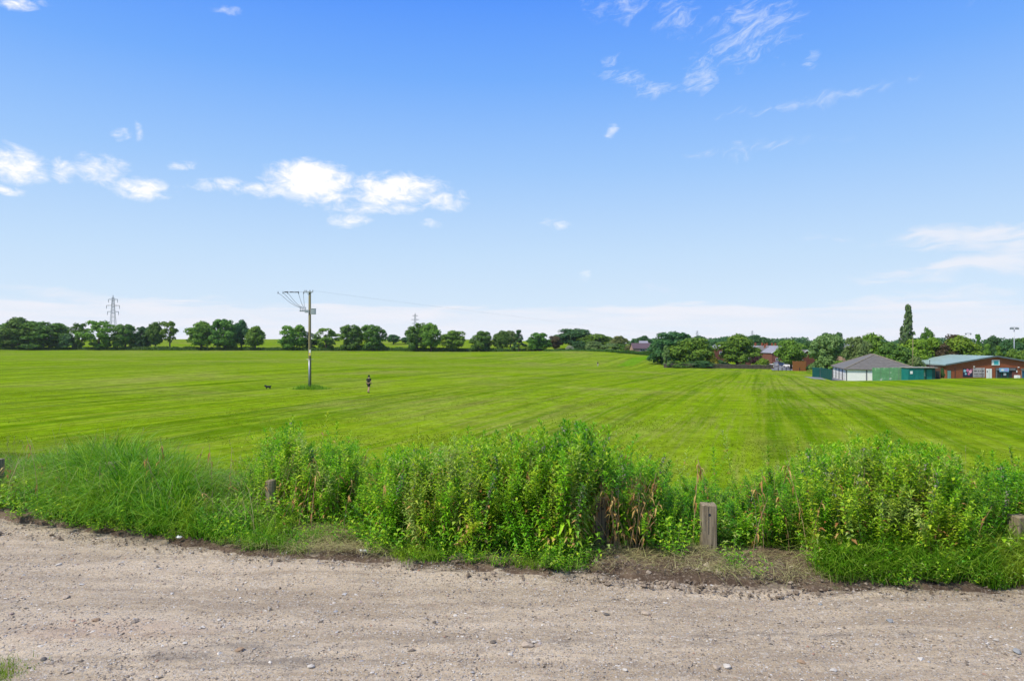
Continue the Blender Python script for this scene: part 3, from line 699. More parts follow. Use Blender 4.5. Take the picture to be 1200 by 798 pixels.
# hedges: long rounded masses of leaf faces over a dark core
def hedge(name, pts, leafm, label, n, leaf, cat='hedge'):
    """pts: list of (px, top_py, D, thickness)"""
    rg = np.random.default_rng(len(label) * 7 + n); C = []; N = []
    seg = rg.uniform(0, len(pts) - 1.001, n); i = seg.astype(int); f = seg - i
    A = np.array([[px2x(p[0], p[2]), p[2], py2z(p[1], p[2]), p[3]] for p in pts])
    G = gh(A[:, 0], A[:, 1])
    q = A[i] * (1 - f[:, None]) + A[i + 1] * f[:, None]; g = G[i] * (1 - f) + G[i + 1] * f
    g = gh(q[:, 0], q[:, 1])
    h = q[:, 2] - g; a = rg.uniform(0, math.pi, n)
    lump = 1 + fbm(q[:, 0] * .35, q[:, 1] * .35, 3, 9) * .35
    X = q[:, 0] + rg.normal(size=n) * .3; Y = q[:, 1] - np.cos(a) * q[:, 3] * .5; Z = g + np.sin(a) ** .6 * h * lump * rg.uniform(.55, 1.02, n)
    Cc = np.stack([X, Y, Z], 1); Nn = np.stack([np.zeros(n), -np.cos(a), np.sin(a)], 1) + rg.normal(size=(n, 3)) * .55
    o = Cc.mean(0); o[2] = g.mean()
    V, F = quads_from(Cc - o, Nn, leaf * rg.uniform(.6, 1.4, n), rg)
    ob = link(name, np_mesh(name, V, F, M[leafm]), None, tuple(o)); tag(ob, label, cat); return ob
hedge('hedge', [(638, 409.5, 352, 2.2), (690, 409.5, 341, 2), (730, 410.5, 332, 2), (778, 412.5, 322, 2)], 'hedge_dark', 'long clipped green hedge at the top of the field left of the bungalow', 9000, .3)
hedge('hedge', [(-60, 406.5, 384, 4), (60, 407, 384, 4), (200, 406, 383, 4), (330, 407, 383, 4), (460, 407, 382, 4), (540, 408, 376, 4), (640, 408.5, 364, 3)], 'hedge_dark', 'rough low hedge bank along the foot of the far tree row', 22000, .38)
def woodland(name, pts, leafm, n, leaf, base=None):
    rg = np.random.default_rng(n); seg = rg.uniform(0, len(pts) - 1.001, n); i = seg.astype(int); f = seg - i
    A = np.array([[px2x(p[0], p[2]), p[2], py2z(p[1], p[2])] for p in pts]); q = A[i] * (1 - f[:, None]) + A[i + 1] * f[:, None]
    g = gh(q[:, 0], q[:, 1]) - 1
    cw = 11.0; cell = np.floor(q[:, 0] / cw); ph = q[:, 0] / cw - cell - .5
    hh = _hash(cell, cell * 0 + 3, 5); dome = np.sqrt(np.clip(1 - (ph * 1.7) ** 2, .05, 1))
    top = q[:, 2] + (hh - .5) * 2.6 - (1 - dome) * 3.0
    a = rg.uniform(0, math.pi, n); k = rg.uniform(.3, 1, n) ** .4
    depth = rg.uniform(-12, 12, n)
    Cc = np.stack([q[:, 0] + rg.normal(size=n), q[:, 1] - np.cos(a) * 7 + (hh - .5) * 20 + 0 * depth, g + (top - g) * np.sin(a) ** .55 * k], 1)
    Nn = np.stack([ph * 1.6, -np.cos(a), np.sin(a)], 1) + rg.normal(size=(n, 3)) * .45
    o = Cc.mean(0); V, F = quads_from(Cc - o, Nn, leaf * rg.uniform(.6, 1.4, n), rg)
    ob = link(name, np_mesh(name, V, F, M[leafm]), None, tuple(o)); tag(ob, 'distant dark woodland along the skyline', 'woodland', 'far woods on the skyline', 'stuff'); return ob
woodland('distant_woodland', [(745, 398, 520), (790, 395, 500), (850, 395, 500), (905, 397, 520), (960, 396, 560), (1040, 397, 560), (1130, 396, 520), (1260, 395, 500)], 'leaf_deep', 26000, .9)
woodland('distant_woodland', [(-100, 401, 700), (60, 400, 700), (160, 401, 720), (240, 401, 760), (330, 401, 760), (440, 399, 740), (560, 399, 700), (660, 398.5, 640), (770, 397, 560)], 'leaf_deep', 16000, .9)
#@@OBJECTS

# ------------------------------------------------------------------ overhead line pole
def build_pole():
    D = depth_at(363, 456.5); b = on(363, D); H = py2z(341.5, D) - b.z
    r = empty('utility_pole', b); tag(r, 'tall wooden utility pole with crossarm and hanging cables, standing in the mown field', 'utility pole')
    MB().tube([(0, 0, -.3), (0, 0, 3), (0, 0, H)], [.17, .16, .13], 12).build('shaft', M['pole_wood'], r, smooth=True)
    z = H - .05
    MB().box(-.52, .42, -.20, -.12, z - .1, z).build('crossarm', M['galv'], r)
    MB().bar((-.3, -.15, z - .08), (0, -.12, z - .45), .02).bar((.25, -.15, z - .08), (0, -.12, z - .45), .02).build('brace', M['galv'], r)
    ins = []
    for x, y in ((-.48, -.16), (-.38, .1), (.02, 0), (.38, -.16)):
        m = MB().bar((x, y, z - .02), (x, y, z + .08), .02, 8)
        for k in range(3): m.bar((x, y, z + .06 + k * .05), (x, y, z + .09 + k * .05), .07, 8, .04)
        m.build('insulator', M['steel_dark'], r)
    # outrigger arm carrying strain insulators, with droppers to the cable heads
    MB().bar((-2.9, -.35, z - .12), (-1.05, -.1, z - .06), .012, 5).bar((-1.05, -.1, z - .06), (-.5, -.15, z - .04), .012, 5).build('stay_wire', M['steel_dark'], r)
    for x0, x1, y in ((-2.75, -2.3, -.1), (-2.2, -1.75, 0), (-1.7, -1.2, .1)):
        m = MB(); n = 6
        for k in range(n):
            xx = x0 + (x1 - x0) * k / n; m.bar((xx, y, z - .03), (xx + .04, y, z - .03), .07, 8); m.bar((xx + .04, y, z - .03), (xx + .08, y, z - .03), .03, 6)
        m.build('strain_insulator', M['steel_dark'], r)
    zh = z - 1.75
    for i, (x0, x1) in enumerate(((-3.45, -1.0), (-2.9, -.85), (-2.4, -.7), (-1.2, -.55), (-.62, -.5))):
        pts = []
        for k in range(9):
            t = k / 8; pts.append((x0 + (x1 - x0) * t ** .85, -.1 - .05 * i, (z - .1) + (zh - z + .1) * t - math.sin(t * math.pi) * .28 * (i < 4)))
        MB().tube(pts, .02, 5).build('dropper_cable', M['steel_dark'], r)
        MB().bar((x0, -.1, z - .22), (x0, -.1, z + .06), .055, 8, .03).build('insulator', M['steel_dark'], r)
    MB().box(-1.1, -.1, -.12, -.04, zh - .42, zh - .34).box(-.5, .0, -.22, -.1, zh - .55, zh - .25).build('bracket', M['galv'], r)
    for x in (-1.0, -.8, -.62, -.45):
        m = MB()
        for k in range(5): m.bar((x, -.12, zh - .34 + k * .09), (x + .01, -.12, zh - .29 + k * .09), .085, 8, .05)
        m.build('cable_head', M['steel_dark'], r)
    MB().box(.14, .62, -.25, .25, zh - .72, zh - .12).box(.1, .66, -.28, .28, zh - .12, zh - .08).build('switch_box', M['galv'], r, bevel=.02)
    MB().box(-.34, -.16, -.15, .1, 5.9, 6.25).build('cable_clamp', M['steel_dark'], r); MB().box(.15, .4, -.12, .12, 5.8, 6.0).build('cable_clamp', M['steel_dark'], r)
    zs = py2z(412.5, D) - b.z
    MB().box(-.04, .17, -.2, -.185, zs - .4, zs + .25).build('warning_plate', basic('plate_white', (.75, .75, .7), .05, 3), r)
    MB().box(-.03, .15, -.206, -.2, zs - .38, zs - .08).build('warning_plate_yellow', basic('plate_yellow', (.75, .6, .05), .05, 3), r)
    za = py2z(421.5, D) - b.z; m = MB()
    for k in range(12):
        a = k * math.pi / 6; m.bar((math.cos(a) * .16, math.sin(a) * .16, za), (math.cos(a) * .42, math.sin(a) * .42, za + .06), .012, 4)
    m.tube([(math.cos(k * math.pi / 8) * .3, math.sin(k * math.pi / 8) * .3, za + .03) for k in range(17)], .015, 4)
    m.build('climbing_guard', M['galv'], r)
    MB().tube([(.0, -.2, 0), (.0, -.19, za - .02)], .075, 8).build('cable_conduit', M['galv'], r, smooth=True)
    # line conductors: slack spans off both sides
    for k, (yo, zo) in enumerate(((-.16, .2), (.1, .17), (0, .22))):
        q = empty('overhead_wire', b + Vector((0, 0, 0))); COL.objects.unlink(q); bpy.data.objects.remove(q)
        for side in (1,):
            e = Vector((270, 380, 2.5 + k * .2)) if side else Vector((-150, 90, z + .9))
            s0 = Vector(((.38 if side else -3.4), yo, z + zo - .1)); pts = []
            for j in range(25):
                t = j / 24; p = s0.lerp(e, t); p.z -= math.sin(t * math.pi) * (4.0 if side else 1.2); pts.append(p)
            m = MB(); m.tube(pts, .0018, 4); w = m.build('overhead_wire', M['steel_dark'], None, loc=b)
            tag(w, ['overhead wire running %s from the utility pole top, %s of three' % ('right' if side else 'left', ('nearest', 'farthest', 'middle')[k])][0], 'wire', 'overhead wires at the utility pole')
build_pole()

# ------------------------------------------------------------------ pylons
def pylon(px, top, D, label, hang=True, bw=4.6):
    b = on(px, D); H = py2z(top, D) - b.z
    r = empty('pylon', b, R(12)); tag(r, label, 'pylon', 'electricity pylons on the skyline')
    m = MB(); rr = .14 if D > 1000 else .15 * D / 600
    def hw(z): return bw / 2 * (1 - z / H) ** 1.15 + .55
    lv = [0] + [H * t for t in (.13, .25, .36, .46, .55, .63, .70, .77, .84, .90, .95)]
    for i in range(len(lv) - 1):
        a, c = hw(lv[i]), hw(lv[i + 1]); A = [(-a, -a), (a, -a), (a, a), (-a, a)]; Cc = [(-c, -c), (c, -c), (c, c), (-c, c)]
        for k in range(4):
            m.bar((*A[k], lv[i]), (*Cc[k], lv[i + 1]), rr, 4)
            m.bar((*A[k], lv[i]), (*Cc[(k + 1) % 4], lv[i + 1]), rr * .55, 3); m.bar((*A[(k + 1) % 4], lv[i]), (*Cc[k], lv[i + 1]), rr * .55, 3)
    m.bar((0, 0, lv[-1]), (0, 0, H), rr * 2, 4)
    m.build('tower', M['steel_pale'], r)
    for zf, L in ((.9, 3.6), (.76, 5.2), (.62, 4.4)):
        z = H * zf; am = MB()
        for s in (-1, 1):
            for yy in (-.5, .5): am.bar((s * .4, yy, z - .5), (s * L, 0, z + .3), rr * .8, 4); am.bar((s * .4, yy, z + .9), (s * L, 0, z + .35), rr * .8, 4)
        am.build('cross_arm', M['steel_pale'], r)
        if hang:
            for s in (-1, 1): MB().bar((s * L, 0, z + .2), (s * L, 0, z - 2.6), .26 * D / 600, 6, .2 * D / 600).build('insulator_string', M['steel_pale'], r)
pylon(132.5, 346, 600, 'tall lattice pylon rising behind the far left trees')
pylon(486.5, 367, 900, 'lattice pylon half hidden behind the twin crowned tree', False)
pylon(817, 387, 1350, 'tiny far pylon above the large sycamore', False, 6)
pylon(881.5, 387, 1380, 'tiny far pylon above the terraced house roofs', False, 6)

# ------------------------------------------------------------------ garages, screens, cabin
def garage():
    a = Vector((px2x(991.5, 131), 131, 0)); a.z = py2z(447, 131)
    d1 = Vector((.955, -.297, 0)); d2 = Vector((.297, .955, 0))
    r = empty('garage_block', a, math.atan2(d1.y, d1.x)); tag(r, 'white garage block with a dark grey hipped roof', 'garage')
    L, Wd, h = 12.2, 16.5, 2.42
    MB().box(.06, L, .06, Wd, -.6, h).build('wall', M['white_paint'], r)
    # front bays: flat white panels between dark posts
    for x0, x1 in ((.18, 3.45), (3.65, 6.95), (7.15, 10.2)): 
        MB().box(x0, x1, -.05, .03, -.4, h - .14).build('front_panel', M['white_paint'], r, bevel=.02)
    for x in (.06, 3.55, 7.05): MB().box(x - .07, x + .07, -.09, .06, -.5, h).build('corner_post', M['steel_dark'], r)
    for k in range(4):
        y0 = .35 + k * 4.05
        q = MB().box(-.04, .04, y0, y0 + 3.3, -.2, h - .2).build('garage_door', M['white_paint'], r, bevel=.02)
        for j in range(1, 4): MB().box(-.052, -.04, y0 + .05, y0 + 3.25, -.2 + j * .62, -.17 + j * .62).build('door_seam', M['galv'], q)
        MB().box(-.08, .05, y0 + 3.36, y0 + 3.98, -.5, h - .02).build('door_post', M['dark_opening'], r)
    MB().box(-.02, .1, 0, Wd, h - .18, h - .001).build('lintel', M['dark_opening'], r)
    # hipped roof
    o = .35; e = h; t = 2.65 + e; cx, y0, y1 = L * .5, L * .52, Wd - L * .5
    V = [(-o, -o, e), (L + o, -o, e), (L + o, Wd + o, e), (-o, Wd + o, e), (cx, y0, t), (cx, y1, t)]
    V += [(x, y, z - .16) for x, y, z in V[:4]]
    MB().add(V, [(0, 1, 4), (1, 2, 5, 4), (2, 3, 5), (3, 0, 4, 5), (0, 6, 7, 1), (1, 7, 8, 2), (2, 8, 9, 3), (3, 9, 6, 0), (9, 8, 7, 6)]).build('roof', M['slate'], r)
    hp = M['ridge_tile'] = basic('ridge_tile', (.22, .19, .14), .2, 2, .8)
    MB().tube([(-o, -o, e + .04), (cx, y0, t + .04)], .1, 5).tube([(L + o, -o, e + .04), (cx, y0, t + .04)], .1, 5).tube([(cx, y0, t + .04), (cx, y1, t + .04)], .12, 5).tube([(cx, y1, t), (-o, Wd + o, e + .04)], .1, 5).build('ridge', hp, r)
    for s in range(1, 9):   # courses of the felt roof, front slope
        k = s / 9.5; V = []
        p0 = Vector(V0) if False else Vector((-o, -o, e)).lerp(Vector((cx, y0, t)), k); p1 = Vector((L + o, -o, e)).lerp(Vector((cx, y0, t)), k)
        MB().tube([p0 + Vector((0, -.02, .03)), p1 + Vector((0, -.02, .03))], .025, 3).build('roof_course', M['slate'], r)
garage()
def screen(px0, D0, px1, D1, top0, top1, n, mat, label, name='screen_fence', bot0=None, bot1=None, wh=None):
    a = on(px0, D0); b = on(px1, D1)
    r = empty(name, a, math.atan2(b.y - a.y, b.x - a.x)); tag(r, label, 'fence')
    L = math.hypot(b.x - a.x, b.y - a.y); z0, z1 = py2z(top0, D0) - a.z, py2z(top1, D1) - a.z
    gb0 = -.5; gb1 = min(-.5, b.z - a.z - .5); w = L / n
    for k in range(n):
        x0, x1 = k * w + .03, (k + 1) * w - .03; t = (k + .5) / n; zt = z0 + (z1 - z0) * t + random.uniform(-.03, .03); zb = gb0 + (gb1 - gb0) * t
        m = MB(); c = max(3, int((x1 - x0) / .28)); 
        for j in range(c):  # ribbed sheet
            u0 = x0 + (x1 - x0) * j / c; u1 = x0 + (x1 - x0) * (j + .55) / c; u2 = x0 + (x1 - x0) * (j + 1) / c
            m.box(u0, u1 - .002, -.05, .02, zb, zt); m.box(u1, u2 - .002, -.02, .02, zb, zt - .01)
        m.build('panel', mat, r)
        MB().box(x1 - .02, x1 + .08, .02, .12, zb, zt + .05).build('post', M['steel_dark'], r)
    return r
screen(1022, 126.5, 1064, 123.5, 431, 430.5, 4, M['green_flaking'], 'pale green ribbed screen with flaking paint right of the white garage front')
screen(952, 148, 961, 146, 430.5, 431, 1, M['teal_dark'], 'short dark teal metal screen at the left of the garages')
screen(961.5, 146, 975, 132, 430.5, 433, 3, M['teal_dark'], 'dark teal metal screen receding beside the garage drive')
def cabin():
    D = 121; a = on(1064.5, D); r = empty('cabin', a, R(-3)); tag(r, 'teal metal cabin with a white notice and a thin flat roof', 'cabin')
    zt = py2z(431.2, D) - a.z
    MB().box(0, 2.65, 0, 2.4, -.6, zt).build('body', M['teal_paint'], r)
    for x in (.05, .9, 1.75, 2.55): MB().box(x, x + .06, -.04, 0, -.5, zt - .02).build('rib', M['teal_paint'], r)
    MB().box(2.66, 4.9, .5, 2.6, -.6, zt - .02).build('side_bay', M['teal_dark'], r)
    MB().box(3.35, 4.3, .44, .5, -.4, zt - .3).build('door', M['teal_paint'], r)
    MB().box(2.85, 3.15, .45, .5, .1, zt - .4).build('flaking_strip', M['green_flaking'], r)
    MB().box(-.15, 5.0, -.15, 2.75, zt + .01, zt + .12).build('roof', basic('felt_roof', (.28, .27, .24), .2, 2, .9), r)
    MB().box(.28, .72, -.06, -.042, zt - 1.05, zt - .55).build('notice', M['white_paint'], r)
cabin()
def shed():
    D = 122; a = on(1094.5, D); r = empty('shed', a); tag(r, 'small brown timber shed with a dark doorway between cabin and club', 'shed')
    zt = py2z(428.5, D) - a.z
    for k in range(6): MB().box(k * .2, k * .2 + .19, 0, .05, -.5, zt).build('plank', m_shed, r)
    MB().box(0, 1.2, .06, 1.3, -.5, zt - .02).build('body', m_shed, r); MB().box(-.1, 1.3, -.1, 1.4, zt, zt + .06).build('roof', M['slate'], r)
    MB().box(.35, 1.0, -.03, -.005, -.4, zt - .95).build('doorway', M['dark_opening'], r)
m_shed = m_wood('shed_wood', (.12, .06, .04), (.22, .11, .07)); shed()
for px, lab in ((1100.5, 'dark conifer post-like shrub right of the brown shed'), (1104.5, 'second dark narrow shrub against the club corner')):
    T(px, 429, 124, 5.5, 'bush', 'leaf_deep', lab, 'bush', 'bush')

# ------------------------------------------------------------------ sports club
def club():
    D = 165; k = D / 800; a = Vector((px2x(1109, D), D, py2z(446, D)))
    r = empty('club_building', a); tag(r, 'long red brick club building with a shallow blue-grey metal roof', 'building')
    def X(px): return (px - 1109) * k
    def Z(py): return py2z(py, D) - a.z
    xr = X(1224); zc = Z(427.3); xa = X(1166.5); za = Z(418.3); dep = 17
    MB().prism([(0, -1.5), (xr, -1.5), (xr, zc), (xa, za), (0, zc)], 0, dep).build('wall', M['brick_red'], r)
    # roof: two metal slopes with standing seams, fascia on the gable
    for s, (xe, nm) in enumerate(((-.5, 'left'), (xr + .5, 'right'))):
        V = [(xe, -.5, zc - .12), (xa, -.5, za + .12), (xa, dep + .5, za + .12), (xe, dep + .5, zc - .12)]
        V = V + [(x, y, z + .12) for x, y, z in V]
        MB().add(V, [(0, 1, 2, 3), (4, 7, 6, 5), (0, 4, 5, 1), (1, 5, 6, 2), (2, 6, 7, 3), (3, 7, 4, 0)]).build('roof', M['roof_blue'], r)
        for j in range(12):
            y = .1 + j * 1.4; e = Vector((xe, y, zc + .01)); p = Vector((xa, y, za + .26))
            MB().bar(e + Vector((0, 0, .01)), p, .035, 4).build('roof_seam', M['roof_blue'], r)
        p0 = Vector((xe, -.54, zc - .22)); p1 = Vector((xa, -.54, za + .04)); 
        MB().add([p0, p1, p1 + Vector((0, 0, .34)), p0 + Vector((0, 0, .34))] + [q + Vector((0, .035, 0)) for q in (p0, p1, p1 + Vector((0, 0, .34)), p0 + Vector((0, 0, .34)))],
                 [(0, 1, 2, 3), (4, 7, 6, 5), (0, 4, 5, 1), (1, 5, 6, 2), (2, 6, 7, 3), (3, 7, 4, 0)]).build('fascia', M['roof_trim'], r)
    MB().box(-.62, -.42, -.4, dep + .4, zc - .3, zc - .14).build('gutter', M['roof_trim'], r)
    for x in (X(1119), X(1150.6)): MB().bar((x, -.06, -1), (x, -.06, Z(431)), .05, 6).build('downpipe', M['dark_opening'], r)
    MB().box(X(1138.5), X(1160), 4.5, 8.5, zc + 1.15, zc + 1.62).build('rooflight', M['roof_trim'], r) if False else None
    def opening(x0, x1, y0, y1, mat, frame, nm='window', panes=1):
        w = MB().box(X(x0), X(x1), -.05, .02, Z(y1), Z(y0)).build(nm, frame, r)
        pw = (X(x1) - X(x0) - .08 * (panes + 1)) / panes
        for i in range(panes):
            u = X(x0) + .08 + i * (pw + .08); MB().box(u, u + pw, -.07, -.052, Z(y1) + .08, Z(y0) - .08).build('pane', mat, w)
        MB().box(X(x0) - .1, X(x1) + .1, -.1, .0, Z(y1) - .1, Z(y1) - .002).build('sill', M['galv'], w)
        return w
    gt = basic('window_teal', (.16, .34, .33), .2, 1, .3)
    opening(1110, 1114.3, 434, 444, gt, M['roof_trim'], panes=2)
    # mural board: dark ground with pink and pale blue flower heads
    w = MB().box(X(1128.3), X(1139.6), -.08, -.001, Z(441.5), Z(432)).build('mural_board', basic('mural_ground', (.02, .025, .06), .4, 3), r)
    cols = [basic('mural_pink', (.65, .16, .3), .3, 3), basic('mural_blue', (.3, .55, .68), .3, 3), basic('mural_rose', (.8, .4, .5), .3, 3)]
    for px, py, rad, ci in ((1130.3, 434.6, .42, 1), (1133.6, 434, .45, 0), (1136.8, 435.4, .52, 2), (1131.4, 438, .3, 1), (1135, 438.3, .36, 0), (1138.4, 433.6, .25, 0)):
        V = []; n = 12
        for i in range(n): 
            rr = rad * (1 if i % 2 else .62); V.append((X(px) + math.cos(i * 6.283 / n) * rr, -.095, Z(py) + math.sin(i * 6.283 / n) * rr))
        V2 = [(x, -.081, z) for x, y, z in V]
        MB().add(V + V2, [tuple(range(n)), tuple(range(n, 2 * n))[::-1]] + [(i, (i + 1) % n, n + (i + 1) % n, n + i) for i in range(n)]).build('flower', cols[ci], w)
    # grey banner carrying two rows of dark lettering too far away to read
    w = MB().box(X(1140.2), X(1154), -.06, -.001, Z(442), Z(431)).build('banner', basic('banner_grey', (.42, .38, .39), .06, 2), r)
    ink = basic('banner_ink', (.08, .06, .07), .1, 3); rg = random.Random(4)
    for row, (zz, hh) in enumerate(((434.8, .32), (438.3, .24), (440.4, .2))):
        x = X(1141.3)
        while x < X(1152.6):
            wd = rg.uniform(.06, .16); 
            if rg.random() < .82: MB().box(x, x + wd, -.075, -.062, Z(zz) - hh / 2 * rg.uniform(.7, 1.1), Z(zz) + hh / 2).build('letter', ink, w)
            x += wd + .05
    # white door with two dark hinges and small panes
    dr = MB().box(X(1155.6), X(1162.1), -.08, -.001, Z(446), Z(432)).build('door', M['white_paint'], r)
    MB().box(X(1156.2), X(1157), -.1, -.081, Z(436.4), Z(434.4)).build('door_handle', M['dark_opening'], dr)
    MB().box(X(1158.9), X(1159.1), -.095, -.081, Z(446), Z(432.2)).build('door_gap', M['galv'], dr)
    # white sign with teal lettering
    sg = MB().box(X(1162), X(1171.2), -.12, -.001, Z(428.2), Z(421.8)).build('sign_board', M['white_paint'], r, bevel=.02)
    tl = basic('sign_teal', (.08, .5, .56), .1, 3); td = basic('sign_teal_dark', (.03, .28, .34), .1, 3)
    MB().box(X(1164.4), X(1169.8), -.14, -.122, Z(427.3), Z(422.8)).build('sign_emblem', tl, sg)
    # letterforms read as three capitals
    for x0, strokes in ((1164.9, ((0, 0, 0, 1), (1, 0, 1, 1), (0, .55, 1, .55), (0, 1, 1, 1))), (1166.6, ((0, 0, 0, 1), (0, 1, 1, 1), (0, .5, .8, .5))), (1168.2, ((0, 0, 0, 1), (0, 1, 1, 1), (0, 0, 1, 0)))):
        m = MB()
        for ax, az, bx, bz in strokes:
            u0, u1 = X(x0) + min(ax, bx) * .22, X(x0) + max(ax, bx) * .22; v0, v1 = Z(426.2) + min(az, bz) * .5, Z(426.2) + max(az, bz) * .5
            m.box(u0 - .03, u1 + .03, -.155, -.142, v0 - .03, v1 + .03)
        m.build('letter', td, sg)
    # recessed entrance with shutters, lit blue sign and a white notice
    rc = MB().box(X(1166.5), X(1191.6), -.04, -.001, Z(446), Z(431)).build('entrance_recess', M['dark_opening'], r)
    for x0, x1 in ((1166.8, 1169.6), (1182, 1189)): MB().box(X(x0), X(x1), -.3, -.042, Z(434), Z(431.4)).build('shutter_box', M['steel_dark'], rc)
    MB().box(X(1167), X(1168.2), -.14, -.042, Z(446), Z(434)).build('door_jamb', M['steel_dark'], rc)
    bs = MB().box(X(1170.8), X(1181), -.36, -.042, Z(435.6), Z(431.3)).build('shop_sign', basic('sign_sky', (.25, .5, .78), .15, 2), rc)
    for x0, x1, c in ((1172, 1175, 'white_paint'), (1176, 1179.6, 'sign_violet')):
        M.setdefault('sign_violet', basic('sign_violet', (.42, .34, .72), .1, 3)); MB().box(X(x0), X(x1), -.375, -.362, Z(434.6), Z(432.4)).build('sign_panel', M[c], bs)
    MB().box(X(1173), X(1174), -.1, -.042, Z(446), Z(436)).box(X(1180), X(1181.4), -.1, -.042, Z(446), Z(435.6)).build('door_frame', M['teal_dark'], rc)
    MB().box(X(1175.8), X(1178.8), -.1, -.042, Z(439.8), Z(437.2)).build('notice', M['white_paint'], rc)
    MB().box(X(1185.8), X(1191.2), -.09, -.042, Z(446), Z(435)).build('inner_brick', M['brick_dark'], rc)
    MB().box(X(1187), X(1191.6), -1.2, -.3, Z(446), Z(439.6)).build('planter', M['white_paint'], r, bevel=.03)
    opening(1197.2, 1206, 434, 445, basic('window_blue', (.02, .1, .2), .2, 1, .2), M['galv'], panes=3)
    MB().box(X(1196.5), X(1207), -.3, -.001, Z(433.8), Z(432)).build('canopy', M['roof_trim'], r)
    for px, py in ((1141, 429.6), (1193.2, 430.4)): MB().box(X(px) - .16, X(px) + .16, -.25, -.001, Z(py) - .1, Z(py) + .1).build('wall_lamp', M['white_paint'], r, bevel=.03)
    MB().box(X(1190.6), X(1191.8), -.12, -.041, Z(436.5), Z(434)).build('alarm_box', M['white_paint'], r)
club()

def floodlight(px, top, D, label, heads):
    b = on(px, D); H = py2z(top, D) - b.z; r = empty('floodlight_mast', b); tag(r, label, 'floodlight', 'floodlight masts behind the club')
    MB().tube([(0, 0, -.2), (0, 0, H * .5), (0, 0, H)], [.19, .16, .12], 8).build('mast', M['galv'], r, smooth=True)
    MB().box(-1.15, 1.15, -.06, .06, H - .22, H - .1).build('crossbar', M['galv'], r)
    for x in heads:
        h = MB().box(x - .22, x + .22, -.3, .12, H - .78, H - .26).build('lamp_head', M['steel_dark'], r, bevel=.05); MB().box(x - .18, x + .18, -.33, -.305, H - .73, H - .33).build('lens', M['galv'], h)
floodlight(1188.5, 383, 200, 'tall grey floodlight mast with four lamps behind the club roof', (-1.05, -.55, .55, 1.05))
floodlight(1134.5, 390, 262, 'far floodlight mast with two lamps above the bright dome tree', (-.9, .9))
b = on(1069.5, 158); q = MB().tube([(0, 0, -.2), (.05, 0, py2z(396, 158) - b.z)], [.13, .09], 8).build('wooden_pole', M['pole_wood'], loc=b, smooth=True); tag(q, 'thin wooden pole standing in front of the poplar', 'pole')
b = on(1089.5, 121.5); q = MB().tube([(0, 0, -.2), (0, 0, py2z(422.5, 121.5) - b.z)], [.05, .04], 6).tube([(0, 0, py2z(422.5, 121.5) - b.z - .05), (0, 0, py2z(422.0, 121.5) - b.z)], [.09, .07], 6).build('flue_pipe', M['dark_opening'], loc=b); tag(q, 'dark flue pipe standing at the right end of the teal cabin', 'pipe')

